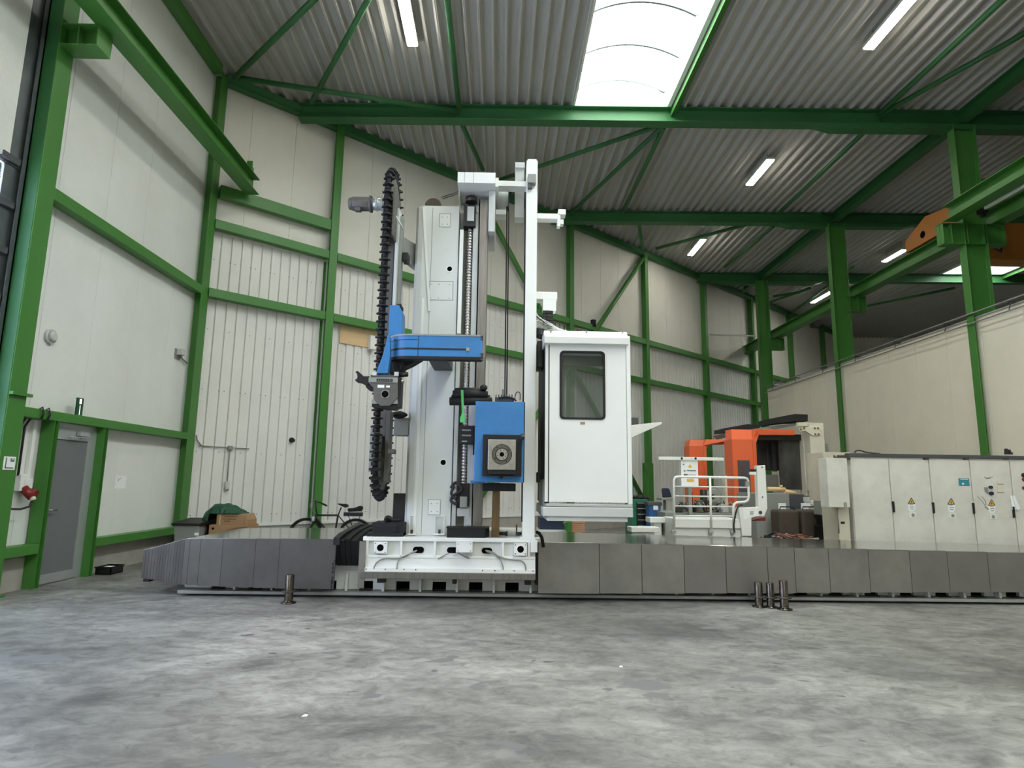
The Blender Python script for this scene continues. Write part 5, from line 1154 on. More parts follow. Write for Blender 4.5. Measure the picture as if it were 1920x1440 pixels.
m = MB(); m.prism([(lx0, YO2, 0.3), (lx1, YO2, 0.3), (lx1, YO2, zc2), (lx0, YO2, zc2)], (0, 0.5, 0)); m.prism([(lx0, YO2, zc2), (lx1, YO2, zc2), (lx1 + 0.12, YO2 + 0.3, zt2), (lx0 + 0.12, YO2 + 0.3, zt2)], (0, 0.4, 0)); m.build('arch_leg', 'orange', om, 0.008)
m = MB(); m.prism([(lx1, YO2 - 0.01, 0.3), (lx1 + 0.08, YO2, 0.3), (lx1 + 0.08, YO2, zc2 - 0.05), (lx1 + 0.25, YO2 + 0.2, zt2 - 0.12), (ee.x, YO2 + 0.2, zt2 - 0.1), (ee.x, YO2 + 0.2, zt2 + 0.02), (lx1 + 0.15, YO2 + 0.2, zt2 + 0.02), (lx1, YO2, zc2 + 0.02)], (0, 0.22, 0)); m.build('arch_beam', 'orange', om, 0.006)
m = MB(); m.fbox(1370, 832, 1378, 930, YO2 + 0.3, 0.3); m.build('rear_post', 'gray_dark', om)
# stained sheets of the working cabin
q = F(1462, 818, 1518, 918, YO + 0.5); m = MB(); m.box(q[0], q[1], YO + 0.5, YO + 0.56, q[2], q[3]); m.build('stained_sheet', 'stained_shaded', om)
q = F(1421, 824, 1462, 882, YO + 1.1); m = MB(); m.box(q[0], q[1], YO + 1.1, YO + 1.15, q[2], q[3]); m.build('cabin_door', 'stained_shaded', om)
m = MB(); m.fbox(1448, 822, 1456, 884, YO + 1.0, 0.06); m.fbox(1438, 838, 1441, 880, YO + 1.05, 0.04); m.build('door_post', 'gray_dark', om)
q0 = onY(1420, 815, YO + 0.4); q1 = onY(1505, 812, YO + 0.4)
m = MB(); m.box(q0.x, q1.x, YO + 0.4, YO + 2.4, q0.z - 0.12, q0.z + 0.02); m.build('cabin_roof', 'black', om)
q = F(1521, 793, 1548, 921, YO); m = MB(); m.box(q[0], q[1], YO, YO + 0.5, q[2], q[3]); m.box(q[0] + 0.05, q[1], YO + 0.15, YO + 0.5, 0, q[2]); m.build('end_column', 'cream', om, 0.01)
q = F(1509, 812, 1530, 930, YO + 0.3); m = MB(); m.box(q[0], q[1], YO + 0.3, YO + 0.6, q[2], q[3]); m.build('inner_column', 'cream', om, 0.01)
m = MB(); m.fprism([(1498, 803), (1522, 800), (1537, 800), (1539, 816), (1524, 817), (1510, 808), (1500, 809)], YO - 0.03, 0.05); br = m.build('gusset_bracket', 'cream', om, 0.006)
m = MB()
for p in ((1502, 805), (1508, 803), (1528, 803), (1534, 803), (1529, 814), (1535, 814)): q = onY(*p, YO - 0.04); m.cyl(q, q + Vector((0, 0.02, 0)), 0.025, 8)
m.build('bolt', 'wood', br)
m = MB(); m.fbox(1497, 792, 1522, 799, YO + 0.1, 0.1); m.build('top_angle', 'cream', om)
for pts, Y_, lb in (([(1357, 811), (1357, 803), (1402, 795), (1425, 797), (1425, 803), (1400, 806)], 15.2, 'black'), ([(1444, 796), (1444, 785), (1490, 776), (1515, 777), (1515, 790), (1492, 790)], 15.0, 'black')):
    m = MB(); m.fprism(pts, Y_, 0.7); m.build('top_tray', 'black', om, 0.01)
m = MB(); m.prism([onY(*p, 15.1) for p in ((1357, 813), (1440, 800), (1500, 793), (1500, 796), (1440, 806), (1365, 820))], (0, 0.8, 0)); m.build('tray_rail', 'gray', om)
q = F(1530, 920, 1551, 938, YO); m = MB(); m.box(q[0], q[1], YO - 0.02, YO + 0.3, q[2], q[3]); m.build('base_cover', 'navy', om)
m = MB(); q = F(1437, 890, 1460, 920, YO + 2.2); m.box(q[0], q[1], YO + 2.2, YO + 2.25, q[2], q[3]); m.build('rear_sheet', 'gray_light', om)
m = MB(); q = F(1545, 832, 1553, 848, YO + 0.5); m.box(q[0], q[1], YO + 0.5, YO + 0.6, q[2], q[3]); m.build('side_box', 'gray', om)
m = MB(); q = F(1361, 878, 1372, 900, 15.0); m.box(q[0], q[1], 15.0, 15.2, q[2], q[3]); qq = F(1363, 868, 1369, 888, 15.0); m.box(qq[0], qq[1], 15.0, 15.15, 0.9, qq[3]); m.build('signal_post', 'cream', om)
m = MB(); q = F(1360, 892, 1371, 945, 14.6); m.box(q[0], q[1], 14.6, 14.75, q[2], q[3]); m.build('cream_upright', 'cream', om)

# grey coolant machine, covers and heap of cables in front of the orange machine
t = thing('coolant_unit', 'grey-green boxy coolant unit below the stained sheet of the orange machine', 'unit', (onY(1455, 960, 12.6).x, 13, 0))
q = F(1418, 925, 1482, 998, 12.6); m = MB(); m.box(q[0], q[1], 12.6, 13.6, 0, q[3]); m.build('tank', 'gray', t, 0.01)
q = F(1482, 927, 1510, 990, 12.7); m = MB(); m.box(q[0], q[1], 12.7, 13.4, 0, q[3]); m.build('pump_case', 'gray_dark', t, 0.01)
m = MB(); m.fbox(1507, 932, 1518, 941, 12.68, 0.02); m.build('lock_plate', 'gray_light', t)
m = MB(); q = F(1507, 943, 1520, 949, 12.68); m.box(q[0], q[1], 12.68, 12.7, q[2], q[3]); m.build('label_plate', 'paper', t)
m = MB(); a, b = onY(1439, 917, 12.8), onY(1472, 918, 12.8); m.cyl(a, b, 0.045, 12); q = onY(1465, 915, 12.8); m.cyl(q, q + Vector((0, 0, 0.06)), 0.03, 8); m.cyl(onY(1472, 921, 12.75), onY(1492, 926, 12.75), 0.045, 10); tag(m.build('cardboard_tube', 'wood_new'), 'pale cardboard tube lying on top of the grey coolant unit', 'tube')
for (a, b, c, d, lb) in ((1461, 950, 1500, 1000, 'left one of two dark brown padded covers before the coolant unit'), (1504, 950, 1541, 1002, 'right one of two dark brown padded covers before the coolant unit')):
    Yc = 11.9; t = thing('padded_cover', lb, 'cover', (onY((a + c) / 2, 990, Yc).x, Yc + 0.2, 0)); q = F(a, b + 6, c, d, Yc)
    m = MB(); m.box(q[0], q[1], Yc, Yc + 0.4, 0.02, q[3]); m.build('padding', 'brown', t, 0.05, seg=3)
    m = MB(); zt = onY((a + c) / 2, b + 0.5, Yc).z; m.tube([(q[0] + 0.03, Yc + 0.05, q[3] - 0.05), (q[0] + 0.06, Yc + 0.05, zt), (q[1] - 0.1, Yc + 0.05, zt), (q[1] - 0.03, Yc + 0.05, q[3] - 0.04)], 0.012, 8); m.build('handle_tube', 'navy', t)
    m = MB(); q2 = F(a + 8, b - 6, a + 22, b + 7, Yc + 0.2); m.box(q2[0], q2[1], Yc + 0.41, Yc + 0.42, q2[2], q2[3]); m.build('paper_tag', 'paper', t)
t = thing('terminal_box', 'grey terminal box on a black stand right of the brown covers', 'box', (onY(1552, 950, 11.5).x, 11.7, 0))
q = F(1541, 939, 1565, 966, 11.5); m = MB(); m.box(q[0], q[1], 11.5, 11.8, q[2], q[3]); m.build('case', 'gray', t, 0.006)
m = MB(); q2 = onY(1551, 946, 11.49); m.cyl(q2, q2 + Vector((0, 0.02, 0)), 0.025, 10); q2 = onY(1561, 963, 11.49); m.cyl(q2, q2 + Vector((0, 0.02, 0)), 0.03, 10); m.build('gland', 'paper', t)
m = MB(); q = F(1542, 966, 1564, 1000, 11.5); m.box(q[0], q[1], 11.5, 11.8, q[3] - 0.06, q[3] - 0.005); m.box(q[0] + 0.03, q[0] + 0.09, 11.55, 11.75, 0, q[3]); m.box(q[1] - 0.1, q[1] - 0.04, 11.55, 11.75, 0, q[3]); m.box(q[0] - 0.02, q[1] - 0.01, 11.52, 11.78, 0.35, 0.8); m.build('stand', 'black', t)
m = MB(); q = F(1529, 939, 1537, 945, 11.8); m.box(q[0], q[1], 11.9, 12.0, q[2] - 0.02, q[3]); tag(m.build('white_cup', 'paper', bevel=0.01), 'small white wrapped bundle left of the grey terminal box', 'bundle')
t = thing('cable_heap', 'heap of red, brown and black cables lying on the floor behind the way cover', 'cable heap', onY(1490, 1003, 11.2))
rnd = random.Random(3)
for k in range(16):
    x0 = 4.4 + rnd.uniform(0, 0.4); P = []
    for j in range(7): P.append((x0 + j * 0.13 * rnd.uniform(0.8, 1.2), 10.9 + rnd.uniform(-0.25, 0.4), 0.55 + 0.14 * math.sin(j * 0.9 + k) * rnd.uniform(0.2, 1) + 0.03))
    m = MB(); m.tube(P, 0.018, 6); m.build('cable', ('cabler', 'cableb', 'cableb', 'cableg', 'cabler')[k % 5], t)
m = MB(); m.box(4.35, 5.62, 10.6, 11.4, 0.0, 0.55); m.build('pallet_base', 'brown', t)

# ================================================================ WHITE CARRIAGE WITH RAILING
YW = 10.45
wc = thing('service_platform', 'white platform with tube railing and tall folded arm behind the right way cover', 'platform', (onY(1330, 1000, YW).x, YW + 0.5, 0))
def fz(px, py, Y=YW): return onY(px, py, Y)
q = F(1262, 973, 1392, 1004, YW + 0.06); m = MB(); m.box(q[0], q[1], YW + 0.06, YW + 0.72, 0.0, q[3]); m.build('base', 'white2', wc, 0.01)
m = MB(); m.fbox(1265, 974, 1390, 990, YW + 0.02, 0.06); m.build('toe_board', 'white2', wc, 0.004)
pts = [(1264, 1000), (1263.5, 900), (1266, 895), (1271, 893.8), (1396, 896), (1401, 898), (1403, 903), (1404, 931), (1402, 938), (1397, 941), (1382, 942), (1377, 945), (1375, 951), (1376, 1000)]
m = MB(); m.tube([fz(*p) for p in pts], 0.021, 10); m.build('handrail', 'white2', wc)
m = MB(); m.tube([fz(1331, 895), fz(1334, 1000)], 0.02, 10); m.build('middle_post', 'white2', wc)
for a, b in (((1264, 912), (1403, 914)), ((1264, 930), (1403, 932)), ((1264, 949), (1375, 950)), ((1265, 967), (1375, 968))):
    m = MB(); m.tube([fz(*a), fz(*b)], 0.012, 8); m.build('knee_rail', 'white2', wc)
for p in (1264, 1334, 1376):
    m = MB(); m.fbox(p - 4, 994, p + 4, 1000, YW - 0.03, 0.08); m.build('post_shoe', 'alu', wc, 0.004)
m = MB(); m.fbox(1398.5, 902, 1406, 912, YW - 0.02, 0.05); m.build('rail_clamp', 'gray', wc, 0.004)
m = MB(); m.fprism([(1419, 873), (1435, 872), (1439, 953), (1433, 968), (1424, 968), (1410, 968), (1385, 978), (1385, 952), (1422, 951)], YW + 0.02, 0.12); m.build('folded_arm', 'white2', wc, 0.006)
m = MB(); m.fprism([(1385, 953), (1409, 953), (1409, 1005), (1392, 1005)], YW - 0.02, 0.18); m.build('arm_leg', 'white2', wc, 0.006)
m = MB(); m.fprism([(1393, 957), (1420, 957), (1422, 967), (1394, 975)], YW - 0.026, 0.004); s = m.build('type_label', 'paper', wc)
m = MB()
for k in range(4): m.fbox(1406, 959 + 1.6 * k, 1414 - (k % 2) * 2, 959.8 + 1.6 * k, YW - 0.028, 0.002)
m.build('print_line', 'ink', s)
m = MB()
for p, r in (((1426, 961), 0.03), ((1429, 876), 0.012), ((1430, 932), 0.012)): q = fz(*p, YW + 0.012); m.cyl(q, q + Vector((0, 0.01, 0)), r, 14)
m.build('pivot_bolt', 'gray_dark', wc)
m = MB(); m.fbox(1408, 880, 1418, 884, YW, 0.06); m.build('latch', 'black', wc); m = MB(); m.fbox(1407, 885, 1418, 890, YW, 0.06); m.build('switch', 'white2', wc)
m = MB(); m.fprism([(1410, 975), (1436, 970), (1435, 977), (1412, 977)], YW + 0.4, 0.2); m.build('lower_bar', 'copper', wc)
m = MB(); m.tube(sp([(1392, 946), (1384, 950), (1379, 965), (1376, 985), (1377, 998)], YW - 0.04), 0.013, 8); m.build('cable', 'cableb', wc)
# instrument board with lamp bar
t = thing('instrument_board', 'white upright panel with warning triangle and lamp bar behind the railing', 'panel', fz(1294, 912, 11.3))
YI = 11.3; m = MB(); m.fbox(1277, 858, 1309, 912, YI, 0.14); m.build('board', 'paper', t, 0.004)
m = MB(); m.fbox(1235, 857, 1357, 863, YI - 0.03, 0.06); m.build('lamp_bar', 'white2', t, 0.004)
m = MB()
for p in (1278.5, 1304.5): m.fbox(p - 1.8, 857.5, p + 1.8, 861.5, YI - 0.04, 0.02)
m.build('clamp', 'black', t)
a, b, c = onY(1290, 876.5, YI - 0.004), onY(1297.5, 876.5, YI - 0.004), onY(1293.7, 870, YI - 0.004); m = MB(); m.prism([a, b, c], (0, 0.004, 0)); m.build('warning_triangle', 'yellow', t)
m = MB(); m.fbox(1282, 881.5, 1285, 884, YI - 0.004, 0.004); m.fbox(1288, 881.5, 1305, 883.2, YI - 0.004, 0.004); m.fbox(1282, 888.5, 1289, 892, YI - 0.004, 0.004); m.fbox(1289, 890, 1305, 890.8, YI - 0.004, 0.004); m.fbox(1280.5, 870, 1283, 872, YI - 0.004, 0.004); m.build('print_line', 'ink', t)
m = MB(); m.fbox(1288, 898, 1301, 903, YI - 0.004, 0.004); m.build('yellow_sticker', 'yellow', t)
m = MB(); x = onY(1293, 912, YI + 0.07); m.box(x.x - 0.03, x.x + 0.03, YI + 0.05, YI + 0.11, 0, x.z); m.build('pole', 'gray', t)
# pile of machine parts behind the railing
rnd = random.Random(11)
pt = thing('parts_table', 'low table behind the railing, loaded with dismantled machine parts', 'table', onY(1320, 975, 11.5))
q = F(1247, 962, 1388, 975, 11.5); m = MB(); m.box(q[0], q[1], 11.5, 12.4, q[2], q[3]); m.build('table_top', 'gray', pt)
for xx in (q[0] + 0.05, q[1] - 0.12):
    m = MB(); m.box(xx, xx + 0.07, 11.55, 11.62, 0, q[2]); m.box(xx, xx + 0.07, 12.25, 12.32, 0, q[2]); m.build('leg', 'gray', pt)
zt = q[3]
k = 0
for (a, b, c, d, mt, kind) in ((1266, 948, 1280, 962, 'steel_dark', 'b'), (1278, 940, 1292, 962, 'steel_bright', 'c'), (1290, 952, 1306, 962, 'cast', 'b'), (1297, 922, 1302, 962, 'red', 'c'), (1306, 938, 1318, 962, 'cast', 'b'), (1314, 918, 1330, 962, 'steel_dark', 'c'), (1327, 914, 1348, 945, 'steel_bright', 'w'), (1340, 940, 1356, 962, 'steel_dark', 'c'), (1352, 945, 1366, 962, 'alu', 'b'), (1366, 950, 1384, 962, 'gray', 'b'), (1283, 950, 1289, 962, 'navy', 'c'), (1332, 948, 1342, 962, 'cast', 'b')):
    Yp = 11.6 + 0.12 * (k % 4); x0, x1, z0, z1 = F(a, b, c, d, Yp); z0 = zt; k += 1; m = MB(); cx = (x0 + x1) / 2
    if kind == 'b': m.box(x0, x1, Yp, Yp + 0.14, z0, z1); m.box(x0 + 0.02, x1 - 0.02, Yp - 0.03, Yp, z0 + 0.01, (z0 + z1) / 2)
    elif kind == 'c': m.cyl((cx, Yp + 0.08, z0), (cx, Yp + 0.08, z1), (x1 - x0) / 2 * 0.8, 12); m.cyl((cx, Yp + 0.08, z0), (cx, Yp + 0.08, z0 + 0.03), (x1 - x0) / 2, 12)
    else: m.ring((cx, Yp, (z1 + zt) / 2 + 0.05), (0.25, 1, 0.1), 0.05, 0.16, 0.07, 18); m.box(cx - 0.05, cx + 0.05, Yp, Yp + 0.1, zt, (z1 + zt) / 2)
    LBL = ['dark block at the left end of the parts table', 'bright round part, second from the left on the parts table', 'flat cast block left of the red cylinder on the parts table', 'red cylinder standing on the parts table', 'cast block right of the red cylinder on the parts table', 'tall dark round part near the middle of the parts table', 'bright steel wheel leaning near the middle of the parts table', 'dark round part right of the bright wheel on the parts table', 'aluminium block near the right end of the parts table', 'grey block at the right end of the parts table', 'small navy canister beside the bright round part on the parts table', 'small cast block beneath the bright wheel on the parts table']
    tag(m.build('machine_part', mt, bevel=0.006), LBL[k - 1], 'machine part', 'dismantled parts on the table')
for j in range(10):
    P = []; x0 = onY(1272 + 10 * j, 955, 11.6).x
    for i in range(6): P.append((x0 + rnd.uniform(-0.06, 0.12) + 0.03 * i, 11.56 + rnd.uniform(0, 0.25), zt + 0.02 + abs(math.sin(i * 1.1 + j)) * rnd.uniform(0.05, 0.22)))
    m = MB(); m.tube(P, 0.011, 6); m.build('loose_hose', ('cableb', 'cableg')[j % 2], pt)
# white tables / boards left of the platform
t = thing('work_stool', 'navy backrest work chair left of the white railing', 'chair', (onY(1252, 990, 12.4).x, 12.6, 0))
m = MB(); m.fprism([(1241, 917), (1243, 915), (1253, 915), (1256, 918), (1260, 932), (1243, 933)], 12.4, 0.05); m.build('backrest', 'navy', t, 0.02)
q = F(1240, 934, 1262, 938, 12.4); m = MB(); m.box(q[0], q[1], 12.4, 12.8, q[2], q[3]); m.build('seat', 'gray', t, 0.01)
m = MB(); cx = (q[0] + q[1]) / 2; m.cyl((cx, 12.6, 0.1), (cx, 12.6, q[2]), 0.03, 10)
for a in range(5): m.beam((cx, 12.6, 0.1), (cx + 0.3 * math.cos(a * 1.256), 12.6 + 0.3 * math.sin(a * 1.256), 0.05), 0.04, 0.03)
m.build('pedestal', 'gray', t)
for (a, b, c, d, Y_, lb) in ((1219, 971, 1250, 980, 11.0, 'white board lying on grey trestle left of the railing'), (1184, 989, 1237, 998, 10.6, 'white panel lying just behind the way cover, right of the cabin')):
    q = F(a, b, c, d, Y_); m = MB(); m.box(q[0], q[1], Y_, Y_ + 0.35, q[2], q[3]); m.box(q[0] + 0.08, q[1] - 0.08, Y_ + 0.05, Y_ + 0.3, 0, q[2]); tag(m.build('white_board', 'white2', bevel=0.004), lb, 'board')
q = F(1240, 985, 1257, 1000, 11.2); m = MB(); m.box(q[0], q[1], 11.2, 11.7, 0.05, q[3]); m.box(q[0] - 0.03, q[1] + 0.03, 11.18, 11.72, q[3], q[3] + 0.03); m.box(q[0] + 0.03, q[1] - 0.03, 11.25, 11.65, 0, 0.05); tag(m.build('gray_chest', 'gray', bevel=0.01), 'grey chest at the left foot of the white railing', 'chest')
# tool cabinet, compressor
t = thing('tool_cabinet', 'green workshop tool cabinet with black drawers right of the white cabin', 'cabinet', (onY(1198, 985, 12.6).x, 12.9, 0))
q = F(1183, 936, 1215, 985, 12.6); m = MB(); m.box(q[0], q[1], 12.6, 13.2, 0.12, q[3]); m.build('carcass', 'tool_green', t, 0.008)
for k in range(6):
    z = q[3] - 0.06 - k * 0.11; m = MB(); m.box(q[0] + 0.11, q[1] - 0.01, 12.57, 12.6, z - 0.095, z); dd = m.build('drawer', 'black', t, 0.004)
    m = MB(); m.box(q[0] + 0.13, q[1] - 0.05, 12.55, 12.57, z - 0.02, z - 0.008); m.build('drawer_handle', 'alu', dd)
m = MB()
for xx in (q[0] + 0.06, q[1] - 0.06): m.cyl((xx - 0.02, 12.7, 0.06), (xx + 0.02, 12.7, 0.06), 0.06, 12); m.cyl((xx - 0.02, 13.1, 0.06), (xx + 0.02, 13.1, 0.06), 0.06, 12)
m.build('castor', 'black', t)
m = MB(); m.fprism([(1184, 936), (1184, 915), (1187, 909), (1188, 930)], 12.65, 0.3); m.build('back_panel', 'tool_green', t)
m = MB(); blob(m, q[0] + 0.2, 12.8, q[3] + 0.03, 0.16, 0.12, 0.05, jit=0.2, seed=5); blob(m, q[0] + 0.36, 12.85, q[3] + 0.02, 0.1, 0.1, 0.04, jit=0.2, seed=6); tag(m.build('tool_pouch', 'black'), 'black pouch of tools lying on top of the green tool cabinet', 'pouch')
t = thing('blue_container', 'dark blue container with white label right of the green tool cabinet', 'container', (onY(1226, 990, 12.2).x, 12.4, 0))
q = F(1217, 943, 1240, 998, 12.1); m = MB(); m.box(q[0], q[1], 12.1, 12.4, 0.03, q[3]); m.build('body', 'tool_blue', t, 0.04, seg=3)
m = MB(); m.fbox(1225, 947, 1234, 956, 12.09, 0.012); m.build('label_sheet', 'paper', t)
m = MB(); m.box(q[0] - 0.02, q[1] + 0.02, 12.08, 12.42, q[3] - 0.05, q[3] + 0.02); m.build('lid', 'gray_dark', t, 0.01)
# below the cabin
t = thing('navy_cabinet', 'dark navy cabinet on a white base, seen under the white cabin', 'cabinet', (onY(1035, 990, 12.3).x, 12.6, 0))
m = MB(); q = F(1012, 970, 1058, 993, 12.3); m.box(q[0], q[1], 12.3, 12.9, q[2], q[3]); m.build('body', 'navy', t, 0.01)
m = MB(); q1 = F(1010, 994, 1062, 998, 12.2); m.box(q1[0], q1[1], 12.15, 12.95, q1[2] - 0.03, q[2]); m.box(q1[0] + 0.05, q1[1] - 0.05, 12.2, 12.8, 0, q1[2] - 0.03); m.build('base', 'white2', t)
t = MB(); q = F(1064, 978, 1072, 999, 11.9); t.box(q[0], q[1], 11.9, 12.3, 0, q[3]); t.fprism([(1057, 981), (1064, 979), (1064, 995), (1058, 994), (1061, 988)], 11.9, 0.2); tag(t.build('green_stand', 'green', bevel=0.004), 'bright green stand beside the stacked planks below the cabin', 'stand')
for k in range(5):
    t = MB(); q = F(1072, 977.5 + 4.2 * k, 1097 - (k % 2), 981.2 + 4.2 * k, 12.0); t.box(q[0], q[1], 12.0, 12.5, q[2], q[3])
    tag(t.build('plank', 'plank', bevel=0.004), ('topmost plank of the stack below the cabin', 'second plank from the top of the stack below the cabin', 'third plank from the top of the stack below the cabin', 'fourth plank from the top of the stack below the cabin', 'lowest visible plank of the stack below the cabin')[k], 'plank', 'planks stacked below the cabin')
q = F(1072, 998.3, 1097, 1004, 12.0); t = MB(); t.box(q[0] + 0.02, q[1] - 0.02, 12.05, 12.45, 0, q[3] + 0.0); tag(t.build('plank_bearer', 'plank'), 'timber bearer under the stacked planks below the cabin', 'timber')

# ================================================================ LEFT BACKGROUND
t = thing('waste_bin', 'grey waste bin with black lid left of the cardboard boxes', 'bin', (-5.8, 12.0, 0))
q = F(326, 985, 374, 1012, 11.75); m = MB(); m.prism([(q[0] + 0.05, 11.75, 0.03), (q[1] - 0.05, 11.75, 0.03), (q[1], 11.72, q[3]), (q[0], 11.72, q[3])], (0, 0.5, 0)); m.build('body', 'gray', t, 0.015)
m = MB(); zz = q[3]; m.prism([(q[0] - 0.03, 11.68, zz), (q[0] - 0.03, 11.68, zz + 0.04), (q[0] + 0.0, 12.3, zz + 0.11), (q[0], 12.3, zz)], (q[1] - q[0] + 0.06, 0, 0)); m.build('lid', 'black', t, 0.01)
m = MB(); qq = F(364, 999, 372, 1004, 11.70); m.box(qq[0], qq[1], 11.705, 11.72, qq[2], qq[3]); m.build('label_sheet', 'paper', t)
q = F(378, 978, 388, 1010, 12.0); m = MB(); m.box(q[0], q[1], 12.0, 12.3, 0, q[3]); m.box(q[0] + 0.02, q[1] - 0.02, 11.98, 12.32, q[3] - 0.04, q[3] + 0.03); tag(m.build('black_case', 'black', bevel=0.02), 'black upright case between the grey bin and the cardboard boxes', 'case')
t = thing('cardboard_box', 'upper cardboard box with printed side, left behind the way cover', 'box', onY(430, 985, 12.1))
q = F(406, 964, 459, 984, 12.0); zb = q[2]
m = MB(); m.box(q[0], q[1], 12.0, 12.45, zb, q[3]); m.build('carton', 'card', t, 0.006)
m = MB(); m.prism([onY(*p, 12.0) for p in ((459, 964), (464, 975), (464, 984), (459, 984))], (0, 0.45, 0)); m.build('side_bulge', 'card', t)
m = MB()
for a, b, c in ((420, 968, 444), (418, 972.5, 442), (420, 976.5, 431)): m.fbox(a, b, c, b + 1.5, 11.996, 0.005)
m.build('print_line', 'wood', t)
m = MB(); m.fbox(411, 964, 413.5, 984, 11.995, 0.006); m.build('tape', 'wood_new', t)
t = thing('cardboard_box', 'lower cardboard box with round hand hole, under the printed carton', 'box', (onY(425, 990, 12.1).x, 12.2, 0))
q2 = F(391, 985, 463, 1010, 11.95); m = MB(); m.box(q2[0], q2[1], 11.95, 12.5, 0.28, zb - 0.002); m.build('carton', 'card', t, 0.006)
m = MB(); p_ = onY(399, 991, 11.945); m.cyl(p_, p_ + Vector((0, 0.01, 0)), 0.022, 12); m.build('hand_hole', 'hole', t)
m = MB(); m.fprism([(425, 990), (445, 985), (463, 984), (464, 987), (446, 989), (428, 993)], 11.92, 0.02); m.build('flap', 'card', t)
m = MB(); m.box(q2[0] - 0.1, q2[1] + 0.1, 11.9, 12.7, 0.13, 0.28)
for xx in (q2[0] - 0.05, (q2[0] + q2[1]) / 2 - 0.05, q2[1] - 0.05): m.box(xx, xx + 0.1, 11.9, 12.7, 0, 0.13)
tag(m.build('wooden_pallet', 'wood'), 'wooden pallet under the cardboard boxes', 'pallet')
m = MB(); bm = m.bm; nu, nv = 20, 9; rnd = random.Random(9); G = []
prof = [(388, 983, 985), (392, 957, 970), (400, 948, 963), (412, 945, 960), (424, 944, 958), (436, 948, 960), (446, 954, 962), (457, 963, 966)]
for i in range(nu + 1):
    u = i / nu * (len(prof) - 1); k = min(int(u), len(prof) - 2); f = u - k; px = prof[k][0] * (1 - f) + prof[k + 1][0] * f; py = prof[k][1] * (1 - f) + prof[k + 1][1] * f
    top = onY(px, py, 12.2); zb_ = zb + 0.205 if px > 405 else onY(px, 988 - (px - 388) * 0.2, 12.0).z; row = []
    for j in range(nv + 1):
        v = j / nv; a = pi * v; row.append(bm.verts.new((top.x + rnd.uniform(-0.015, 0.015), 12.22 - 0.27 * math.cos(a) + rnd.uniform(-0.02, 0.02), zb_ + (top.z - zb_) * math.sin(a) ** 0.6 + rnd.uniform(-0.02, 0.02) * (0 < j < nv))))
    G.append(row)
for i in range(nu):
    for j in range(nv): bm.faces.new((G[i][j], G[i + 1][j], G[i + 1][j + 1], G[i][j + 1]))
tag(m.build('green_tarpaulin', 'tarp'), 'dark green tarpaulin heaped on the cardboard boxes', 'tarpaulin')
# bicycle leaning by the wall post
YBk = 13.55
bk = thing('bicycle', 'black bicycle with rear carrier leaning against the back wall behind the left way cover', 'bicycle', (-3.7, YBk, 0))
fc = Vector((onY(573, 1000, YBk).x, YBk, 0.35)); rc = fc + Vector((1.04, 0, 0))
def bq(px, py): return onY(px, py, YBk)
for c in (fc, rc):
    m = MB(); m.tube(arc(c, 0.335, 0, 2 * pi, 32, (1, 0, 0), (0, 0, 1)), 0.022, 8); wv = m.build('tyre', 'rubber', bk)
    m = MB(); m.tube(arc(c, 0.305, 0, 2 * pi, 32, (1, 0, 0), (0, 0, 1)), 0.010, 6); m.cyl(c - Vector((0, 0.05, 0)), c + Vector((0, 0.05, 0)), 0.03, 12)
    for k in range(20): m.tube([c, c + Vector((0.3 * math.cos(k * pi / 10), 0, 0.3 * math.sin(k * pi / 10)))], 0.0018, 4)
    m.build('rim_and_spokes', 'steel_dark', wv)
    m = MB(); m.ext([p + Vector((0, -0.03, 0)) for p in arc(c, 0.365, 0.25, 2.6 if c is rc else 2.9, 16, (1, 0, 0), (0, 0, 1))], (0, 0.06, 0)); m.build('mudguard', 'black', bk)
hd_ = bq(594, 966); st = bq(634, 966); bb = fc + Vector((0.60, 0, -0.06)); hb = bq(591, 938)
m = MB(); m.tube([hd_, st], 0.02, 8); m.tube([hd_ - Vector((0, 0, 0.08)), bb], 0.024, 8); m.tube([st + Vector((0, 0, 0.0)), bb], 0.02, 8); m.tube([bb, rc], 0.012, 8); m.tube([st, rc], 0.011, 8); m.tube([hd_ + Vector((-0.01, 0, 0.04)), hd_ + Vector((-0.03, 0, -0.14))], 0.024, 8); m.build('frame', 'black', bk)
m = MB(); m.tube([hd_ + Vector((-0.03, 0.05, -0.12)), fc + Vector((0, 0.05, 0))], 0.013, 8); m.tube([hd_ + Vector((-0.03, -0.05, -0.12)), fc + Vector((0, -0.05, 0))], 0.013, 8); m.build('fork', 'black', bk)
m = MB(); m.tube([hd_, hb], 0.018, 8); m.tube([hb + Vector((-0.05, 0.28, 0.01)), hb + Vector((0.0, 0.1, 0)), hb + Vector((0.03, -0.1, -0.03)), bq(606, 942) + Vector((0, -0.2, 0)), bq(618, 947) + Vector((0, -0.25, 0))], 0.013, 8); m.build('handlebar', 'black', bk)
m = MB(); m.tube([bq(611, 944) + Vector((0, -0.24, 0)), bq(619, 947.5) + Vector((0, -0.26, 0))], 0.02, 8); m.build('grip', 'rubber', bk)
m = MB()
for k in range(3): m.tube(sp([(594, 936), (584, 941), (581 + k, 950 + k), (587, 958), (592, 963)], YBk - 0.03 * k), 0.005, 6)
m.build('brake_cable', 'cableg', bk)
m = MB(); m.tube([st, bq(640, 951)], 0.014, 8); m.build('seat_post', 'black', bk)
m = MB(); m.fprism([(632, 944), (641, 945), (647, 945), (651, 947), (651, 951), (647, 952), (640, 949), (634, 946)], YBk - 0.07, 0.14); m.build('saddle', 'rubber', bk, 0.02)
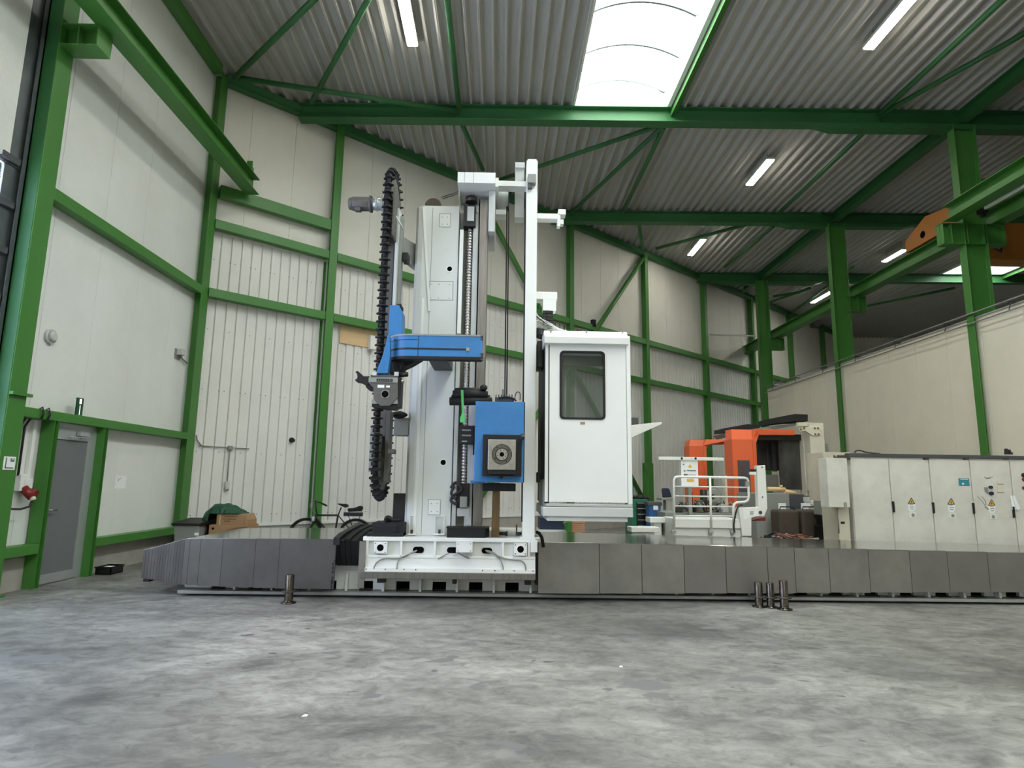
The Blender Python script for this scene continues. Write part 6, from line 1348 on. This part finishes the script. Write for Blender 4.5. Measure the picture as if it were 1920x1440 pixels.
m = MB(); m.tube([rc + Vector((0.02, 0, 0)), bq(652, 964)], 0.008, 6); m.tube([bq(645, 965), bq(680, 963)], 0.01, 6); m.tube([rc, bq(676, 963)], 0.008, 6); m.fbox(644, 961, 678, 968, YBk - 0.07, 0.14); m.build('rear_carrier', 'black', bk)
m = MB(); m.fprism([(651, 953), (660, 953), (668, 951), (672, 949), (677, 949), (679, 953), (676, 959), (652, 960)], YBk - 0.08, 0.16); m.build('carrier_cushion', 'rubber', bk, 0.02)
m = MB(); m.cyl(bb - Vector((0, 0.07, 0)), bb + Vector((0, 0.07, 0)), 0.09, 16); m.beam(bb + Vector((0, -0.08, 0)), bb + Vector((0.12, -0.08, -0.13)), 0.02, 0.02); m.beam(bb + Vector((0, 0.08, 0)), bb + Vector((-0.12, 0.08, 0.13)), 0.02, 0.02); m.build('crank', 'steel_dark', bk)
m = MB(); m.fbox(583, 968, 590, 978, YBk - 0.06, 0.12); m.build('front_lamp', 'alu', bk, 0.02)
# plywood strip and small white box on the back wall
q0 = onW(634, 612, TC + 0.02); q1 = onW(706, 655, TC + 0.02); s0_, s1_ = onW(636, 640, TC)[1], onW(706, 640, TC)[1]
m = MB(WB); m.box(s0_, s1_ + 0.4, TC, TC + 0.03, onW(660, 647, TC)[2], onW(660, 614, TC)[2]); tag(m.build('plywood_board', 'wood_new'), 'pale plywood board fixed on the back wall left of the chain magazine', 'board')
sa, sb = onW(689, 640, TC)[1], onW(700, 640, TC)[1]; m = MB(WB); m.box(sa, sb, TC + 0.03, TC + 0.16, onW(695, 657, TC)[2], onW(695, 631, TC)[2]); tag(m.build('wall_box', 'white2', bevel=0.008), 'white box fixed at the end of the plywood board', 'box')
# electrics on the back wall, first bay
def wz(px, py): return onW(px, py, TC + 0.02)
t = thing('socket_line', 'grey conduit with junction box and socket on the cladding beside the corner column', 'socket', wz(431, 840)[0])
ja = wz(431, 840); m = MB(WB); m.box(ja[1] - 0.05, ja[1] + 0.05, TC + 0.01, TC + 0.07, ja[2] - 0.045, ja[2] + 0.045); m.build('junction_box', 'gray', t, 0.008)
jb_ = wz(425, 911); m = MB(WB); m.box(jb_[1] - 0.045, jb_[1] + 0.045, TC + 0.01, TC + 0.07, jb_[2] - 0.09, jb_[2] + 0.09); m.box(jb_[1] - 0.04, jb_[1] + 0.04, TC + 0.07, TC + 0.085, jb_[2] - 0.075, jb_[2] - 0.005); m.build('wall_socket', 'gray_light', t, 0.008)
m = MB(WB); m.tube([(ja[1], TC + 0.03, ja[2]), (jb_[1], TC + 0.03, jb_[2] + 0.08)], 0.012, 8); l0, l1 = wz(372, 836), wz(467, 839); m.tube([(l0[1], TC + 0.03, l0[2]), (l1[1], TC + 0.03, ja[2] - 0.0)], 0.012, 8); k0, k1 = wz(369, 825), wz(377, 838); m.tube([(k0[1] - 0.02, TC + 0.03, k0[2] + 0.1), (k0[1], TC + 0.04, k0[2]), (k1[1], TC + 0.03, l0[2])], 0.014, 8); m.build('conduit', 'cableg', t)
c_ = wz(547, 826); m = MB(WB); m.cyl((c_[1], TC, c_[2]), (c_[1], TC + 0.10, c_[2]), 0.045, 14); m.cyl((c_[1], TC, c_[2] + 0.01), (c_[1], TC + 0.03, c_[2] + 0.01), 0.06, 14); tag(m.build('wall_sensor', 'black'), 'small black sensor on the cladding above the bicycle', 'sensor')

# ---- on the left wall
def lw(px, py, X=XL): return onX(px, py, X)
c = lw(92, 631); m = MB(); m.cyl((XL, c.y, c.z), (XL + 0.05, c.y, c.z), 0.105, 20, r2=0.10); m.cyl((XL + 0.05, c.y, c.z), (XL + 0.09, c.y, c.z), 0.09, 20, r2=0.05); tag(m.build('bulkhead_light', 'gray_light', smooth=False), 'round pale bulkhead light on the left wall panels', 'light')
t = thing('wall_bracket', 'small grey bracket lamp on the left wall near the corner column', 'lamp', lw(333, 664)); c = lw(332, 664)
m = MB(); m.box(XL, XL + 0.02, c.y - 0.1, c.y + 0.1, c.z - 0.1, c.z + 0.1); m.build('wall_plate', 'gray', t); m = MB(); m.box(XL + 0.02, XL + 0.14, c.y - 0.07, c.y + 0.05, c.z - 0.02, c.z + 0.10); m.build('lamp_head', 'gray_light', t, 0.01)
m = MB(); m.tube([(XL + 0.03, c.y + 0.03, c.z - 0.03), (XL + 0.05, 12.5, c.z - 0.12)], 0.014, 8); m.tube([(XL + 0.05, c.y - 0.05, c.z + 0.05), (XL + 0.08, c.y + 0.05, c.z - 0.05)], 0.012, 6); m.build('feed_tube', 'gray', t)
c = lw(148, 766); t = thing('exit_sign', 'narrow dark green emergency sign standing on the girt above the grey door', 'sign', (XF - 0.05, c.y, 2.40))
ya, yb = onX(143, 770, XF - 0.04).y, onX(155, 770, XF - 0.04).y; z0_, z1_ = 2.395, onX(150, 746, XF - 0.04).z
m = MB(); m.box(XF - 0.06, XF - 0.04, ya, yb, z0_, z1_); m.build('plate', 'tarp', t)
m = MB(); m.box(XF - 0.04, XF - 0.036, ya + 0.05, ya + 0.09, z0_ + 0.17, z1_ - 0.015); m.box(XF - 0.04, XF - 0.036, ya + 0.065, ya + 0.075, z0_ + 0.01, z0_ + 0.15); m.build('lit_window', 'photolum', t)
c = lw(226, 903); m = MB(); m.box(XL, XL + 0.004, onX(216, 903, XL).y, onX(236, 903, XL).y, onX(226, 916, XL).z, onX(226, 892, XL).z); pp = m.build('paper_notice', 'paper'); tag(pp, 'white paper notice taped to the left wall right of the grey door', 'paper')
m = MB(); yy = onX(219, 899, XL).y; m.tube([(XL + 0.005, yy, 1.49), (XL + 0.005, yy + 0.05, 1.46), (XL + 0.005, yy + 0.02, 1.43), (XL + 0.005, yy + 0.09, 1.48), (XL + 0.005, yy + 0.12, 1.49)], 0.003, 5); m.build('scribble', 'ink', pp)
a_, b_ = onX(6, 868, XF).y, onX(28, 868, XF).y; z0_, z1_ = onX(17, 881, XF).z, onX(17, 856, XF).z
t = thing('framed_notice', 'white notice with grey L-shaped bar on the leftmost green column', 'sign', (XF, (a_ + b_) / 2, z0_))
m = MB(); m.box(XF, XF + 0.006, a_, b_, z0_, z1_); m.build('sheet', 'paper', t)
w_, h_ = b_ - a_, z1_ - z0_; m = MB(); m.box(XF + 0.006, XF + 0.008, a_ + w_ * 0.13, a_ + w_ * 0.22, z0_ + h_ * 0.10, z0_ + h_ * 0.92); m.box(XF + 0.006, XF + 0.008, a_ + w_ * 0.13, a_ + w_ * 0.85, z0_ + h_ * 0.10, z0_ + h_ * 0.19); m.build('angle_mark', 'ink', t)
m = MB(); m.box(XF + 0.006, XF + 0.008, a_ + w_ * 0.55, a_ + w_ * 0.88, z0_ + h_ * 0.62, z0_ + h_ * 0.88); m.build('pictogram', 'ink', t); m = MB(); m.prism([(XF + 0.0082, a_ + w_ * 0.62, z0_ + h_ * 0.86), (XF + 0.0082, a_ + w_ * 0.82, z0_ + h_ * 0.86), (XF + 0.0082, a_ + w_ * 0.72, z0_ + h_ * 0.74)], (0.001, 0, 0)); m.build('pictogram_mark', 'paper', t)
# sockets and ducts left of the door
t = thing('power_socket', 'red and white industrial power plug hanging left of the grey door', 'socket', (XL + 0.1, 8.5, 1.25))
yy = onX(42, 918, XL + 0.05).y; z_ = onX(42, 918, XL + 0.05).z
m = MB(); m.box(XL, XL + 0.08, yy - 0.09, yy + 0.05, z_ - 0.02, z_ + 0.20); m.build('socket_box', 'white2', t, 0.01)
m = MB(); m.cyl((XL + 0.06, yy + 0.0, z_ + 0.02), (XL + 0.17, yy + 0.03, z_ - 0.10), 0.055, 16); m.cyl((XL + 0.10, yy + 0.08, z_ - 0.03), (XL + 0.18, yy + 0.08, z_ - 0.05), 0.05, 14); m.build('plug', 'red', t)
m = MB(); m.cyl((XL + 0.17, yy + 0.03, z_ - 0.10), (XL + 0.19, yy + 0.03, z_ - 0.14), 0.035, 12); m.build('plug_collar', 'cream', t)
m = MB(); m.tube([(XL + 0.18, yy + 0.03, z_ - 0.13), (XL + 0.17, yy + 0.0, z_ - 0.22), (XL + 0.15, yy - 0.12, z_ - 0.25), (XL + 0.15, yy - 0.3, z_ - 0.24)], 0.014, 8); m.build('plug_cable', 'cableb', t)
t = thing('cable_duct', 'vertical white duct and dark conduit left of the grey door, with end box', 'cable duct', (XL, 8.6, 1.4))
m = MB(); m.box(XL, XL + 0.05, 8.60, 8.66, 1.42, 2.26); m.build('duct', 'white2', t, 0.004); m = MB(); m.box(XL, XL + 0.09, 8.52, 8.66, 1.32, 1.46); m.build('end_box', 'white2', t, 0.006)
m = MB(); m.tube([(XL + 0.03, 8.46, 1.5), (XL + 0.03, 8.46, 2.15), (XL + 0.08, 8.50, 2.3), (XL + 0.16, 8.56, 2.36), (XF + 0.02, 8.60, 2.42), (XF + 0.03, 8.62, 2.33), (XF + 0.02, 8.6, 2.26)], 0.014, 8); m.tube([(XL + 0.03, 8.36, 1.5), (XL + 0.03, 8.36, 2.12), (XL + 0.08, 8.40, 2.28), (XL + 0.16, 8.44, 2.36), (XF + 0.02, 8.48, 2.42), (XF + 0.03, 8.50, 2.33), (XF + 0.02, 8.48, 2.26)], 0.014, 8); m.build('conduit', 'cableb', t)
# black crate by the door
c = onZ(190, 1078, 0); t = thing('black_crate', 'small black plastic crate with white label on the floor right of the door', 'crate', (-6.1, 10.25, 0.0))
m = MB(); x0, x1, y0, y1 = -6.24, -6.0, 10.12, 10.44
m.box(x0, x1, y0, y1, 0, 0.012); m.box(x0, x0 + 0.012, y0, y1, 0, 0.12); m.box(x1 - 0.012, x1, y0, y1, 0, 0.12); m.box(x0, x1, y0, y0 + 0.012, 0, 0.12); m.box(x0, x1, y1 - 0.012, y1, 0, 0.12); m.box(x0 - 0.012, x1 + 0.012, y0 - 0.012, y0 + 0.012, 0.10, 0.12); m.box(x0 - 0.012, x1 + 0.012, y1 - 0.012, y1 + 0.012, 0.10, 0.12); m.build('tray', 'black', t)
m = MB(); m.box(x0 + 0.05, x1 - 0.05, y0 + 0.1, y1 - 0.08, 0.10, 0.106); m.build('label_sheet', 'paper', t)
# spiral hose left of the first column
t = thing('spiral_hose', 'orange brown spiral air hose hanging left of the leftmost column', 'hose', (XF - 0.1, 7.7, 1.2))
P = []
a0, a1 = onX(14, 734, XF - 0.1), onX(0, 800, XF - 0.1)
for k in range(240):
    u = k / 239; ang = k * 0.9; y = a0.y - 0.02 * u; z = a0.z - 1.4 * u; P.append((XF - 0.1 + 0.028 * math.cos(ang), y - 0.03 + 0.028 * math.sin(ang) - 0.0 * u, z))
m = MB(); m.tube(P, 0.008, 5); m.build('coil', 'cabler', t); m = MB(); m.tube([(XL + 0.05, 7.55, a0.z + 0.02), (XF - 0.1, 7.66, a0.z + 0.02), (XF - 0.1, 7.7, a0.z)], 0.013, 8); m.build('pipe_end', 'alu', t)

# ================================================================ conduits of the partition, camera
t = thing('conduit_run', 'grey conduit running along the top of the cream partition on stand-offs', 'conduit', (XPT, 18, 5.4))
m = MB(); m.tube([(XPT - 0.16, 4.0, 5.53), (XPT - 0.16, 25.0, 5.53)], 0.02, 8); m.build('upper_conduit', 'cableg', t)
m = MB(); m.tube([(XPT - 0.17, 4.0, 5.30), (XPT - 0.17, 25.1, 5.30)], 0.018, 8); m.build('lower_conduit', 'cableg', t)
f0 = None
for k in range(11):
    y = 24.4 - 1.95 * k
    m = MB(); m.tube([(XPT - 0.16, y, 5.52), (XPT - 0.12, y, 5.42), (XPT - 0.17, y, 5.29)], 0.01, 6); m.box(XPT - 0.18, XPT + 0.05, y - 0.04, y + 0.06, 5.475, 5.50); m.build('stand_off', 'gray_dark', t)
t = thing('conduit_run', 'grey-blue vertical conduit on the partition left of the nearest main column', 'conduit', (XPT, 14.1, 0))
yv = onX(1850, 815, XPT - 0.04).y; m = MB(); yv += 0.05; m.tube([(XPT - 0.05, yv, 0.3), (XPT - 0.05, yv, 5.5)], 0.022, 8); m.build('pipe', 'galv', t)
m = MB(); m.cyl((XPT - 0.04, yv, onX(1848, 809, XPT - 0.04).z - 0.04), (XPT - 0.04, yv, onX(1848, 809, XPT - 0.04).z + 0.04), 0.045, 10); m.build('coupling', 'black', t)
c = onY(1530, 606, 24.0); m = MB(); m.box(c.x - 0.12, c.x + 0.12, 23.9, 24.25, c.z - 0.14, c.z + 0.1); m.tube([(c.x, 24.1, c.z + 0.1), (c.x + 0.1, 24.1, c.z + 0.3), (c.x + 0.65, 24.2, c.z + 0.62), (11.78, 24.2, 7.76)], 0.025, 8); tag(m.build('camera_box', 'black'), 'small black camera box hanging below the runway beam, left of the middle column', 'camera')
